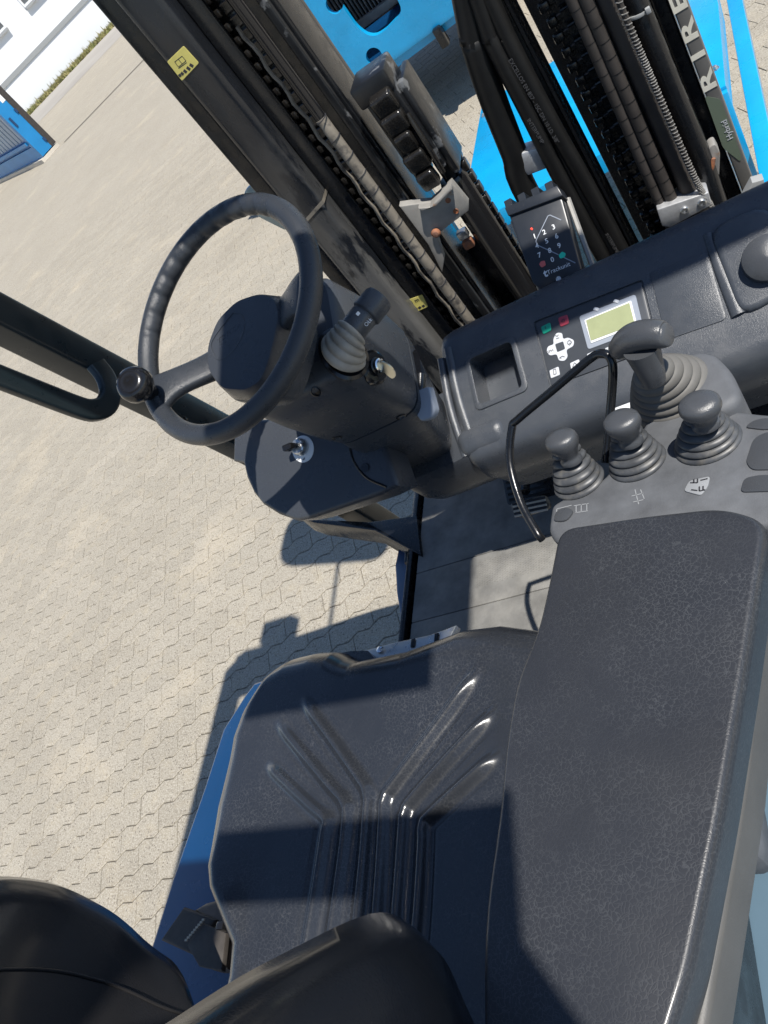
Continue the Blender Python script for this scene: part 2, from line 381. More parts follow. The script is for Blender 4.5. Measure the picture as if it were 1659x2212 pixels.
# far edge of the yard: strip of asphalt, drain line, grass verge and the white hall
b0, b1 = Zp(66, 243, 0), Zp(240, 60, 0); bd = (b1 - b0); bd.z = 0; bd.normalize(); bn = V((bd.y, -bd.x, 0))       # bn points back to us
if bn.dot(b0) > 0: bn = -bn
def BW(u, out, z=0): p = b0 + bd * u + bn * out; return V((p.x, p.y, z))
mb = MB(); mb.poly([[BW(-60, 7.5, .002), BW(70, 7.5, .002)], [BW(-60, .9, .002), BW(70, .9, .002)]], close=False)
mb.build('asphalt_lane', M_asph, kind='structure', smooth=False)
d0, d1 = Zp(150, 295, 0), Zp(304, 135, 0); dd = (d1 - d0).normalized(); dn = V((dd.y, -dd.x, 0))
mb = MB(); mb.poly([[d0 - dd * .2 + V((0, 0, .004)), d1 + dd * 20 + V((0, 0, .004))], [d0 - dd * .2 + dn * .12 + V((0, 0, .004)), d1 + dd * 20 + dn * .12 + V((0, 0, .004))]], close=False)
mb.build('drain_channel', M_joint, kind='structure', smooth=False)
gv, gf = [], []
for k in range(9000):
    u, t, h = random.uniform(-6, 14), random.random() ** 1.3 * 1.1, random.uniform(.07, .22) * (1.7 if random.random() < .06 else 1)
    p = BW(u, t); a = random.uniform(0, 6.28); d = V((math.cos(a), math.sin(a), 0)) * random.uniform(.02, .05); l = V((random.uniform(-.12, .12), random.uniform(-.12, .12), h))
    i = len(gv); gv += [tuple(p - d), tuple(p + d), tuple(p + l)]; gf.append((i, i + 1, i + 2))
me = bpy.data.meshes.new('grass_verge'); me.from_pydata(gv, [], gf); me.materials.append(M_grass)
o = bpy.data.objects.new('grass_verge', me); sc.collection.objects.link(o); tag(o, 'narrow strip of dry grass along the foot of the white hall', 'grass'); o['kind'] = 'stuff'
hall = thing('white_hall', 'long white rendered hall with grey band and windows beyond the yard', 'building', BW(4, -6))
WF = Frame(BW(0, 0), bd, V((0, 0, 1)))
if WF.n.dot(bn) < 0: WF.u, WF.n = WF.u, -WF.n
def WQ(px, py):
    d = ray(px, py); t = (WF.o - CAM).dot(bn) / d.dot(bn); p = CAM + d * t - WF.o; return p.dot(bd), p.z
def WB(u0, u1, z0, z1, o0, o1, name, m, parent, bev=0):
    mb = MB(); t = bmesh.new(); bmesh.ops.create_cube(t, size=1)
    for v in t.verts: v.co = BW(u0 + (v.co.x + .5) * (u1 - u0), o0 + (v.co.y + .5) * (o1 - o0), z0 + (v.co.z + .5) * (z1 - z0))
    mb.add(t); return mb.build(name, m, parent, smooth=False)
wall = WB(-40, 45, 0, 9, -12, 0, 'wall', M_wall, hall)
s0, s1 = WQ(3, 195), WQ(178, 0); zs = (s0[1] + s1[1]) / 2
for k in range(9): WB(-40 + k * 9.4, -40 + k * 9.4 + 9.36, zs - .09, zs + .09, .004, .05, 'trim_band', M_trim, hall)
wx, wz = WQ(20, 62); wx2, wz2 = WQ(56, 21)
sp = abs(wx2 - wx) + 0
def hall_window(u0, u1, z0, z1):
    f = WB(u0, u1, z0, z1, .003, .02, 'window', M_glass, hall)
    WB(u0 - .06, u1 + .06, z0 - .1, z0 - .003, .003, .14, 'window_sill', M_trim, f)
    WB(u0 - .09, u0 - .003, z0, z1, .003, .06, 'window_frame', M_white, f); WB(u1 + .003, u1 + .09, z0, z1, .003, .06, 'window_frame', M_white, f)
    WB(u0, u1, z0 + .003, z0 + .09, .023, .06, 'window_frame', M_white, f)
hall_window(wx - 3.2, wx - .1, wz + .1, wz + 1.6)
hall_window(wx2 + .1, wx2 + 3.2, wz + .1, wz + 1.6); hall_window(wx2 + 5, wx2 + 8.1, wz + .1, wz + 1.6); hall_window(wx - 8.2, wx - 5.1, wz + .1, wz + 1.6)
# blue site container at the left edge
c0, c1 = Zp(101, 346, 0), Zp(0, 432, 0); cd = (c1 - c0).normalized(); e0 = Zp(128, 316, 0); cn = (e0 - c0).normalized(); ce = V((cn.y, -cn.x, 0)); cd = ce if ce.dot(cd) > 0 else -ce
cw = 5.8
box = thing('site_container', 'blue steel container with pale grey slatted side at the left edge', 'container', c0)
def CQ(a, b, z): p = c0 + cd * a + cn * b; return V((p.x, p.y, z))
def CB(a0, a1, b0_, b1_, z0, z1, name, m, parent=box):
    mb = MB(); t = bmesh.new(); bmesh.ops.create_cube(t, size=1)
    for v in t.verts: v.co = CQ(lerp(a0, a1, v.co.x + .5), lerp(b0_, b1_, v.co.y + .5), lerp(z0, z1, v.co.z + .5))
    mb.add(t); return mb.build(name, m, parent, smooth=False)
edge = (e0 - c0).dot(cn)
HC, DP = 2.45, edge + .02
CB(.04, cw, .09, DP, .16, HC, 'body', M_bluecon)
post = CB(0, .035, 0, DP - .16, .12, HC + .02, 'end_panel', M_bluecon)
CB(-.012, .03, DP - .158, DP, .12, HC - .02, 'dark_post', M_hosed)
for z in (.3, 1.15, 2.0): CB(-.03, -.002, DP * .62, DP * .62 + .06, z, z + .1, 'hinge', M_bluedk, post)
CB(-.006, -.001, .25, .37, 1.5, 1.78, 'sign_plate', M_white, post); CB(-.02, -.002, .06, .12, .95, 1.2, 'handle', M_bluedk, post)
CB(.037, .2, .0, .088, .1, HC, 'corner_post', M_bluecon)
CB(.202, cw, .0, .09, .1, .42, 'bottom_rail', M_bluecon); CB(.202, cw, -.05, .088, .50, .58, 'door_bar', M_bluecon); CB(.202, cw, .0, .088, HC - .12, HC + .02, 'top_rail', M_bluecon)
for k in range(12): CB(.26 + k * .36, .26 + k * .36 + .27, .045, .085, .62, HC - .14, 'slat', M_slat)
CB(-.02, cw, -.10, DP, .0, .095, 'base_beam', M_conc)

# the other blue machine parked ahead, beyond the mast
mach = thing('parked_machine', 'bright blue machine parked beyond the mast, end plate with round holes', 'machine', (-1.9, 6.4, 0))
def YQ(px, py, Y=5.9): p = Yp(px, py, Y); return (p.x, p.z)
FY = Frame((0, 5.9, 0), (1, 0, 0), (0, 0, 1))          # n points back towards the viewer
mb = MB(); mb.prism([(-2.95, .55), (-1.02, .58), (-.95, .7), (-.95, 2.3), (-2.95, 2.3)], -.05, 0, FY, bev=.008)
plate = mb.build('end_plate', M_blue, mach)
wn = [YQ(753, 33), YQ(770, 58), YQ(793, 76), YQ(812, 78), YQ(832, 66), YQ(872, 24)]
wpts = [wn[0], wn[1], wn[2], wn[3], wn[4], wn[5], (wn[5][0] + .02, 1.35), (wn[0][0] + .05, 1.4), (wn[0][0] - .02, 1.3)]
k = MB(); k.prism(rounded(wpts, .06), -.2, .1, FY); cut(plate, k)
for hx, hy in ((808, 122), (722, 10)):
    x, z = YQ(hx, hy); k = MB(); k.lathe([(.058, 0), (.058, .3)], (x, 5.8, z), (0, 1, 0), 24); cut(plate, k)
mb = MB(); mb.prism([(-2.95, .55), (-1.02, .58), (-1.05, .53), (-2.9, .47)], -.16, -.052, FY); mb.build('lower_lip', M_blue, plate)
mb = MB()
for a, b in (((-2.9, 6.9, .6), (-1.0, 7.6, 2.3)), ((-2.9, 5.96, .6), (-2.5, 6.9, 2.3)), ((-1.2, 5.96, .6), (-1.0, 6.9, 2.3)), ((-2.5, 5.96, .56), (-1.2, 6.9, .62))): mb.box(a, b)
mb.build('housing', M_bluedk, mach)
rad = MB(); rad.box((-2.3, 6.3, .75), (-1.35, 6.36, 1.5)); rad = rad.build('radiator', M_black, mach)
for k in range(30):
    mb = MB(); mb.box((-2.2 + k * .028, 6.27, .8), (-2.192 + k * .028, 6.298, 1.45)); mb.build('fin', M_grey, rad)
mb = MB(); mb.box((-2.25, 6.2, .78), (-1.45, 6.26, .84), .01); mb.build('cross_rail', M_grey, mach)
for x in (-2.6, -1.35):
    mb = MB(); mb.lathe([(.0, -.13), (.2, -.13), (.3, -.11), (.33, -.05), (.33, .05), (.3, .11), (.2, .13), (0, .13)], (x, 6.9, .33), (1, 0, 0), 36); mb.build('wheel', M_tyre, mach)
p = Yp(960, 100, 5.84); mb = MB(); mb.box((p.x - .03, 5.86, p.z - .02), (p.x + .03, 5.95, p.z + .12), .01); mb.build('lug', M_black, mach)
# ------------------------------------------------------------------ the truck we look down into
truck = thing('forklift_truck', 'blue forklift truck with black driver seat, steering wheel, lever console and mast', 'forklift', (-.6, .6, 0))
# body below the seat
zb = 1.17
bo = [Zp(580, 1464, zb), Zp(548, 1474, zb), Zp(528, 1500, zb), Zp(480, 1575, zb), Zp(440, 1700, zb), Zp(370, 1900, zb), Zp(325, 2045, zb)]
ol = [(p.x, p.y) for p in bo] + [(-1.27, -.45), (-.30, -.45), (-.30, .62)]
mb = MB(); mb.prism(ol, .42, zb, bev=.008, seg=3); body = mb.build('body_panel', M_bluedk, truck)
# hood on the right of the driver
mb = MB(); mb.prism([(-.30, -.6), (1.0, -.6), (1.0, .75), (-.1, .75), (-.30, .5)], .5, 1.05, bev=.02); hood = mb.build('engine_hood', M_pale, truck)
q = Zp(1640, 1585, 1.06); mb = MB(); mb.box((q.x - .05, q.y - .03, 1.053), (q.x + .012, q.y + .03, 1.09), .004); mb.build('hood_latch', M_zinc, hood)
q = Zp(1628, 1765, 1.1); mb = MB(); mb.box((q.x - .05, q.y - .06, 1.053), (q.x + .008, q.y + .05, 1.13), .015); mb.build('hood_catch', M_dusty, hood)
# floor
zf = .90
fl = [Zp(905, 1075, zf), Zp(890, 1380, zf)]
fx0 = -.975
mb = MB(); mb.box((fx0 - .012, .55, zf - .05), (-.05, 1.55, zf - .012), .004); floor = mb.build('floor_plate', M_black, truck)
mb = MB(); mb.box((fx0 - .03, .55, zf - .09), (fx0 - .014, 1.42, zf + .006), .003); mb.build('floor_edge', M_black, floor)
ys = [.55, .935, 1.075, 1.39]
for a, b in zip(ys, ys[1:]):
    mb = MB(); mb.box((fx0, a + .0006, zf - .011), (-.2, b - .0006, zf - (.004 if round(a, 3) in (.915,) else 0)), .003); mt = mb.build('floor_mat', M_mat, floor)
mb = MB()
for i in range(46):
    for j in range(26):
        x, y = -.80 + i * .0065, .985 + j * .0065 + (i % 2) * .003
        if y > 1.055: continue
        mb.box((x, y, zf), (x + .003, y + .003, zf + .0008))
mb.build('mat_grain', M_mat, floor, kind='stuff', smooth=False)
# blue sill under the floor's left edge
mb = MB()
sl = [Zp(872, 1170, .80), Zp(860, 1230, .80), Zp(864, 1290, .80), Zp(878, 1375, .80)]
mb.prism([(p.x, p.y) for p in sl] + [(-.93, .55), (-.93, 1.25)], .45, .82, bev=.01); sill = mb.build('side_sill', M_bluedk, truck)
q = Zp(912, 1190, .86); mb = MB(); mb.box((fx0 - .07, q.y - .03, .80), (fx0 - .032, q.y + .03, .87), .008); mb.build('floor_hinge', M_black, floor)
q = Zp(893, 1330, .84); mb = MB(); mb.lathe([(0, 0), (.05, 0), (.055, .01), (.05, .02), (0, .02)], (fx0 - .055, q.y, .80), (1, 0, 0), 24); mb.build('sill_guide', M_black, sill)
# dark toe space wall under the dash
mb = MB(); mb.box((-.97, 1.40, .86), (.4, 1.43, 1.10)); mb.build('toe_board', M_black, truck)
# pedals
pf = Frame(Zp(1140, 1092, .99), (.99, -.12, 0), (0, .8, .6))
po = rounded([pf.px(1097, 1090), pf.px(1175, 1068), pf.px(1190, 1098), pf.px(1120, 1121)], .012)
mb = MB(); mb.prism(po, -.012, 0, pf, bev=.003); ped = mb.build('brake_pedal', M_wrap, truck)
v0 = min(p[1] for p in po); v1 = max(p[1] for p in po); u0 = min(p[0] for p in po); u1 = max(p[0] for p in po)
for k in range(6):
    v = lerp(v0 + .006, v1 - .006, k / 5); mb = MB(); mb.box((u0 + .008, v - .0022, .0005), (u1 - .004, v + .0022, .004), .0008, 1, pf); mb.build('pedal_rib', M_black if k % 2 else M_conc, ped)  # pale ribs: sunlight put into the colour, as the pedal lies in shade
q = pf(0, .03); mb = MB(); mb.tube([q, q + V((0, .12, .0)), q + V((0, .3, -.02))], .011, 10); mb.build('pedal_arm', M_black, ped)
q = Zp(1136, 1036, .955); pf2 = Frame(q, (.99, -.12, 0), (0, .8, .6))
mb = MB(); mb.prism(rounded([(-.06, -.05), (.06, -.05), (.06, .06), (-.06, .06)], .01), -.012, 0, pf2, bev=.003); ped2 = mb.build('accelerator_pedal', M_black, truck)
for k in range(7):
    mb = MB(); mb.box((-.052, -.042 + k * .014, .0005), (.052, -.036 + k * .014, .003), .0008, 1, pf2); mb.build('pedal_rib', M_hose, ped2)

# ---------------------------------------------------------------- seat
zs_ = 1.32
left = [(p.y, p.x) for p in (Zp(a, b, zs_ - .02) for a, b in ((485, 2110), (492, 2040), (472, 1985), (450, 1925), (445, 1880), (464, 1750), (500, 1600), (528, 1540), (560, 1488), (600, 1435)))]
left = [(-.12, left[0][1] - .005)] + sorted(left)
front = sorted((p.x, p.y) for p in (Zp(a, b, zs_ - .02) for a, b in ((560, 1488), (600, 1437), (640, 1414), (690, 1402), (728, 1400), (752, 1413), (772, 1419), (880, 1396), (950, 1371), (1000, 1352), (1080, 1342), (1157, 1352))))
front += [(-.40, front[-1][1] - .02), (-.36, front[-1][1] - .06)]
ribs = [[(653, 1506), (757, 1662), (780, 1708), (777, 1766), (757, 1957), (745, 2080)], [(595, 1552), (699, 1685), (731, 1726), (734, 1772), (705, 1980), (690, 2090)],
        [(572, 1645), (659, 1731), (694, 1766), (688, 1807), (656, 2009), (640, 2110)], [(1052, 1431), (850, 1674), (818, 1720), (812, 1766), (798, 1951), (790, 2080)],
        [(1081, 1518), (890, 1708), (861, 1749), (855, 1783), (841, 1957), (835, 2080)], [(1087, 1616), (925, 1749), (902, 1778), (899, 1818), (890, 1963), (880, 2080)]]
ribw = []
for r in ribs:
    p = [Zp(a, b, zs_) for a, b in r]; ribw.append([(q.x, q.y) for q in spline([V((q.x, q.y, 0)) for q in p], 6)])
import numpy as np
def ribh(P):                                            # raised piping: distance to each rib line, for all points at once
    H = np.zeros(len(P))
    for r in ribw:
        r = np.array(r); best = np.full(len(P), 9.0); bt = np.zeros(len(P)); n = len(r) - 1
        for k in range(n):
            a = r[k]; d = r[k + 1] - a; t = np.clip(((P - a) @ d) / (d @ d), 0, 1); q = np.hypot(P[:, 0] - a[0] - d[0] * t, P[:, 1] - a[1] - d[1] * t)
            m = q < best; best[m] = q[m]; bt[m] = ((k + t) / n)[m]
        f = np.clip(bt / .06, 0, 1); f = f * f * (3 - 2 * f)
        H += f * (.0105 * np.where(best < .0135, np.cos(np.pi * best / .027) ** 2, 0) - .0016 * np.exp(-((best - .0165) / .004) ** 2))
    return H
NX, NY = 290, 270
def seat_pt(u, v):
    xr = lerp(-1.03, -.36, u); fy = interp(xr, front); y = lerp(-.1, fy, v); xl = interp(y, left)
    x = xl + (xr + 1.03) / .67 * (-.36 - xl)
    dl = max(0, x - xl) * .9; df = max(0, interp(x, front) - y); dr = max(0, -.36 - x)
    R = .045; z = zs_
    d = min(dl, df); a = min(dl, R) / R; b = min(df, R) / R; c = min(dr, R) / R
    z -= .048 * (1 - math.sqrt(max(0, 1 - (1 - a) ** 2))) + .048 * (1 - math.sqrt(max(0, 1 - (1 - b) ** 2))) + .04 * (1 - math.sqrt(max(0, 1 - (1 - c) ** 2)))
    z += .028 * smoothstep((-.90 - x) / .12 + .2) * smoothstep((.45 - y) / .3) * smoothstep(dl / .05)      # side bolster towards the back
    z -= .02 * math.exp(-((x + .70) / .17) ** 2 - ((y - .25) / .25) ** 2)
    z += .012 * smoothstep((y - .45) / .15) * smoothstep(df / .06)
    return V((x, y, z))
mb = MB(); mb.grid(seat_pt, NX, NY)
bv = [seat_pt(0, j / 60) for j in range(61)] + [seat_pt(i / 60, 1) for i in range(1, 61)]
mb.poly([[p for p in bv], [p - V((0, 0, .03)) for p in bv], [V((lerp(p.x, -.7, .06), lerp(p.y, .2, .05), 1.19)) for p in bv]], close=False)
bmesh.ops.remove_doubles(mb.bm, verts=mb.bm.verts[:], dist=.0002)
seat = mb.build('driver_seat', M_seat, truck, ang=60)
co = np.empty(len(seat.data.vertices) * 3); seat.data.vertices.foreach_get('co', co); co = co.reshape(-1, 3); up = co[:, 2] > 1.285
co[up, 2] += ribh(co[up][:, :2]); seat.data.vertices.foreach_set('co', co.ravel())
mb = MB(); mb.box((-.98, -.1, zb + .002), (-.42, .52, 1.23), .02); mb.build('seat_base', M_black, seat)
# metal seat pan with rivet in front of the cushion
pp = [Zp(a, b, 1.25) for a, b in ((740, 1430), (775, 1408), (850, 1388), (925, 1372), (960, 1360), (985, 1350), (960, 1400), (760, 1440))]
mb = MB(); mb.prism([(p.x, p.y) for p in pp], 1.235, 1.25, bev=.002); pan = mb.build('seat_pan', M_grey if False else M_zinc, seat)
q = Zp(822, 1404, 1.252); mb = MB(); mb.lathe([(.007, 0), (.0065, .003), (.003, .0045), (0, .0045)], q, (0, 0, 1), 14); mb.build('rivet', M_chrome, seat)
for a, b in ((893, 1390), (944, 1378)):
    q = Zp(a, b, 1.25); mb = MB(); mb.box((q.x - .004, q.y - .008, 1.2505), (q.x + .004, q.y + .008, 1.253), .001); mb.build('pan_slot', M_black, seat)
# backrest: padded shell with a bolster on each side
RPf = [(1.20, .10), (1.36, .09), (1.41, .115), (1.437, .150), (1.457, .168), (1.5, .171), (1.558, .149), (1.613, .12), (1.69, .079), (1.75, .04), (1.85, -.02), (2.0, -.1)]
LPf = [(1.20, .135), (1.297, .145), (1.36, .142), (1.423, .153), (1.498, .181), (1.584, .194), (1.642, .188), (1.68, .178), (1.76, .14), (1.86, .07), (2.0, -.02)]
def sm(z, T): return sum(interp(z + k * .012, T) for k in (-2, -1, 0, 1, 2)) / 5
def back_pt(u, v, bk=0):
    z = lerp(1.36, 1.86, v); x = lerp(-.99, -.50, u)
    r, l = sm(z, RPf), sm(z, LPf)
    base = -.015 - (z - 1.36) * .18
    gl = math.exp(-((u - .05) / .17) ** 2); gr = math.exp(-((u - .97) / .13) ** 2)
    y = base + (l - base) * gl + (r - base) * gr
    return V((x, y, z))
def back_ring(v):
    z = lerp(1.36, 1.86, v); n = 26
    f = [back_pt(i / n, v) for i in range(n + 1)]; r = f[-1]; l = f[0]; by = -.10 - (z - 1.36) * .2
    ring = list(f)
    for k in range(1, 6):                                    # right bolster rolls round
        a = math.pi * k / 6; ring.append(V((r.x + .05 * math.sin(a), lerp(r.y, by, (1 - math.cos(a)) / 2), z)))
    ring += [V((lerp(-.50, -.99, t / 8), by, z)) for t in range(0, 9)]
    for k in range(1, 6):
        a = math.pi * k / 6; ring.append(V((l.x - .045 * math.sin(a), lerp(by, l.y, (1 - math.cos(a)) / 2), z)))
    c = sum(ring, V()) / len(ring); e = min(v, 1 - v) * .5
    sh = 1 if e > .04 else math.sqrt(max(0, 1 - (1 - e / .04) ** 2)) * .3 + .7
    return [V((c.x + (p.x - c.x) * (sh * .35 + .65), c.y + (p.y - c.y) * sh, p.z)) for p in ring]
mb = MB(); mb.poly([back_ring(j / 46) for j in range(47)]); back = mb.build('backrest', M_back, seat, ang=70)
for u in (.17, .84):
    mb = MB(); mb.tube([V(back_pt(u, .06 + .88 * k / 40)) + V((0, .0008, 0)) for k in range(41)], .0022, 8); mb.build('back_seam', M_back, seat, ang=80)
# belt reel and webbing at the seat's left rear corner
q = [Zp(a, b, 1.24) for a, b in ((345, 2030), (395, 1958), (465, 1985), (420, 2065))]
mb = MB(); mb.prism([(p.x, p.y) for p in q], 1.195, 1.24, bev=.006, seg=3); reel = mb.build('belt_reel', M_web, seat)
q = [Zp(a, b, 1.245) for a, b in ((402, 1962), (430, 1945), (466, 1935), (490, 1962), (494, 2010), (476, 2090), (440, 2090), (460, 2000))]
mb = MB(); mb.prism([(p.x, p.y) for p in q], 1.20, 1.232, bev=.008, seg=3); mb.build('belt_cover', M_brown, seat)
q = [Zp(a, b, 1.26) for a, b in ((395, 2040), (428, 1990), (480, 2012), (470, 2095), (420, 2085))]
mb = MB(); mb.prism([(p.x, p.y) for p in q], 1.243, 1.252, bev=.003); mb.build('belt_webbing', M_web, seat)
a, b = Zp(400, 2030, 1.256), Zp(437, 1986, 1.256); mb = MB()
for k in range(9): p = a.lerp(b, k / 8); mb.box((p.x - .003, p.y - .0015, 1.2525), (p.x + .003, p.y + .0015, 1.2545))
mb.build('belt_stitching', M_hoseprint, seat, smooth=False)
q = Zp(478, 2000, 1.27); mb = MB(); mb.box((q.x - .008, q.y - .006, 1.255), (q.x + .008, q.y + .006, 1.275), .003); mb.build('belt_clip', M_gloss, seat)

# ---------------------------------------------------------------- armrest and lever console
za = 1.47
ao = [(1204, 1138), (1200, 1160), (1180, 1260), (1157, 1360), (1111, 1470), (1088, 1600), (1074, 1750), (1046, 1940), (1038, 2060), (1038, 2212), (1044, 2330), (1420, 2330), (1455, 2212), (1490, 2100), (1560, 1750), (1610, 1450), (1640, 1250), (1659, 1120), (1658, 1086), (1560, 1090), (1400, 1108), (1230, 1136)]
ap = [Zp(a, b, za) for a, b in ao]
ol_ = [V((*p, 0)) for p in rounded([(p.x, p.y) for p in ap[2:-1]] if False else [(p.x, p.y) for p in (ap[:1] + ap[2:18] + ap[19:21])], .026, 7)]
def loop_off(L, d):
    n = len(L); out = []
    for i in range(n):
        t = (L[(i + 1) % n] - L[i - 1]).normalized(); out.append(L[i] + V((-t.y, t.x, 0)) * d)
    return out
sg = 1 if sum(a.x * b.y - b.x * a.y for a, b in zip(ol_, ol_[1:])) > 0 else -1
rings = [[V((p.x, p.y, za - .06)) for p in loop_off(ol_, sg * .004)]]
for k in range(9):
    a = math.pi / 2 * k / 8; rings.append([V((p.x, p.y, za - .014 + .014 * math.sin(a))) for p in loop_off(ol_, sg * .0085 * (1 - math.cos(a)))])
mb = MB(); mb.poly(rings); arm = mb.build('armrest_pad', M_arm, truck, ang=60)
M_side = mat('console_side', (.085, .083, .078), .5, var=.12, vscale=20, bump=.2, bscale=500)
# console carrying levers
zc_ = 1.452
co = [(1203, 1175), (1182, 1150), (1190, 1090), (1215, 1075), (1300, 1035), (1380, 935), (1400, 900), (1480, 880), (1590, 885), (1659, 893), (1760, 890), (1800, 1080), (1720, 1120), (1640, 1140), (1400, 1150)]
cp = [Zp(a, b, zc_) for a, b in co]
mb = MB(); mb.prism(rounded([(p.x, p.y) for p in cp], .012), 1.33, zc_, bev=.008, seg=3); con = mb.build('lever_console', M_dusty, truck)
q = [(p.x + .022, p.y) for p in ap[2:10]] + [(-.42, -.1)]
q2 = [Zp(a, b, 1.40) for a, b in ((1490, 2500), (1530, 2250), (1618, 1700), (1668, 1250), (1690, 1100))]
mb = MB(); mb.prism(q + [(p.x, p.y) for p in q2] + [(q[0][0], q2[-1].y)], 1.345, 1.408, bev=.008, seg=3); sup = mb.build('armrest_support', M_side, con)
mb = MB(); mb.box((-.40, -.1, 1.055), (-.28, .45, 1.343), .01); mb.build('console_leg', M_black, con)
CF = Frame((-.2, .6, zc_), (1, 0, 0), (0, 1, 0))
def plaque(pts, name, m, h=.0016, r=.006, parent=con, c=0.0003):
    mb = MB(); mb.prism(rounded(CF.uvs(pts), r), c, c + h, CF, bev=min(.0006, h * .4)); return mb.build(name, m, parent)
plaque([(1478, 1062), (1490, 1040), (1535, 1030), (1530, 1052), (1515, 1072)], 'symbol_plate', M_faint, r=.004)
plaque([(1195, 1128), (1205, 1105), (1225, 1098), (1242, 1105), (1225, 1128)], 'blank_button', M_knob, .003, .01)
plaque([(1600, 1065), (1608, 1035), (1640, 1028), (1690, 1028), (1690, 1062)], 'blank_button', M_knob, .002, .006)
plaque([(1612, 1000), (1628, 950), (1655, 935), (1730, 935), (1730, 1015), (1625, 1017)], 'blank_button', M_knob, .002, .008)
plaque([(1610, 925), (1625, 912), (1650, 905), (1730, 908), (1730, 922), (1650, 930)], 'blank_button', M_knob, .002, .005)
def strokes(segs, name, m, parent, fr, c=.0022, w=.0009):
    mb = MB()
    for a, b in segs:
        a, b = V(fr.px(*a)), V(fr.px(*b)); d = (b - a).normalized(); n = V((-d.y, d.x)) * w
        mb.poly([[fr(*(a + n), c), fr(*(b + n), c), fr(*(b - n), c), fr(*(a - n), c)]], cap0=False)
    return mb.build(name, m, parent, smooth=False)
strokes([((1492, 1045), (1508, 1045)), ((1508, 1045), (1508, 1036)), ((1500, 1045), (1500, 1037)), ((1530, 1036), (1514, 1040)), ((1494, 1060), (1508, 1062)), ((1512, 1063), (1525, 1060)), ((1512, 1063), (1512, 1053)), ((1520, 1061), (1520, 1052))], 'lever_symbol', M_ink, con, CF)
strokes([((1365, 1072), (1390, 1066)), ((1368, 1085), (1390, 1080)), ((1372, 1058), (1380, 1090)), ((1384, 1058), (1392, 1078))], 'lever_symbol', M_faint, con, CF, c=.0006, w=.0006)
strokes([((1240, 1093), (1272, 1088)), ((1243, 1108), (1270, 1104)), ((1245, 1093), (1245, 1108)), ((1256, 1090), (1256, 1106)), ((1268, 1088), (1268, 1104)), ((1203, 1112), (1203, 1100)), ((1203, 1100), (1235, 1092))], 'lever_symbol', M_faint, con, CF, c=.0006, w=.0006)
def boot(base, top, r0, r1, n, m, name, parent, squash=.85, skew=None):
    base, top = V(base), V(top); prof = []
    ax = top - base; rings = []; seg = 40; tot = n * 10
    for k in range(tot + 1):
        t = k / tot; rr = lerp(r0, r1, t ** 1.25); fold = .0062 * abs(math.sin(math.pi * t * n)) ** .5 * (1 - .3 * t) - .0012
        c = base + V((0, 0, ax.z * t)) + V((ax.x, ax.y, 0)) * t ** 1.6
        nrm = V((0, 0, 1)).lerp(ax.normalized(), t * .8).normalized(); x = V((1, 0, 0)); x = (x - nrm * x.dot(nrm)).normalized(); y = nrm.cross(x)
        rings.append([c + (x * math.cos(a) + y * math.sin(a) * squash) * (rr + fold) for a in [2 * math.pi * i / seg for i in range(seg)]])
    mb = MB(); mb.poly(rings); return mb.build(name, m, parent, ang=80)
def lever(bpx, kpx, dz, r0, kr):
    base = Zp(*bpx, zc_ - .002); top = Zp(*kpx, zc_ + dz - .026); k = Zp(*kpx, zc_ + dz)
    b = boot(base, top, r0, .0150, 6, M_boot, 'lever_boot', con)
    ax = (k - base).normalized(); ax = (ax + V((0, 0, .6))).normalized(); o = k - ax * .018
    mb = MB(); mb.lathe([(.006, -.012), (.0125, -.008), (.0125, -.002), (.0105, 0), (.0105, .004), (.0125, .010), (.0165, .020), (.0185, .027), (.0180, .034), (.0155, .038), (.008, .0395), (0, .040)], o, ax, 32, 1.15 * kr, .95 * kr, (1, 0, 0))
    mb.build('lever_knob', M_knob, con, ang=50)
lever((1252, 1042), (1220, 966), .062, .031, 1.0)
lever((1378, 1000), (1350, 926), .066, .033, 1.05)
lever((1530, 958), (1516, 890), .068, .036, 1.1)
# big lever with pale boot and T-grip
bb = Zp(1470, 868, zc_ - .03); bt = Zp(1405, 800, 1.53)
boot(bb, bt, .062, .018, 8, M_bootbig, 'lever_boot', con, .9)
mb = MB()
tk = [Zp(1412, 822, 1.525), Zp(1405, 800, 1.542), Zp(1395, 775, 1.56), Zp(1386, 752, 1.576)]
mb.tube(tk, lambda t: .0145 + .007 * t, 20, 4); 
hl, hr = Zp(1330, 756, 1.568), Zp(1444, 722, 1.588); hm = (hl + hr) / 2 + V((0, 0, .007))
mb.tube([hl, hl.lerp(hm, .25), hl.lerp(hm, .6) + V((0, 0, .004)), hm + V((0, 0, .004)), hm.lerp(hr, .5) + V((0, 0, .004)), hm.lerp(hr, .85), hr], lambda t: .004 + .0135 * math.sin(math.pi * (t * .88 + .06)) ** .35, 24, 5)
grip = mb.build('lever_grip', M_knob, con, ang=80)
# console hump behind the big boot
hp = [Zp(a, b, 1.43) for a, b in ((1440, 900), (1500, 800), (1560, 800), (1600, 840), (1625, 905), (1560, 940))]
mb = MB(); mb.prism(rounded([(p.x, p.y) for p in hp], .02), 1.34, 1.470, bev=.012, seg=4); mb.build('console_hump', M_dusty, con)
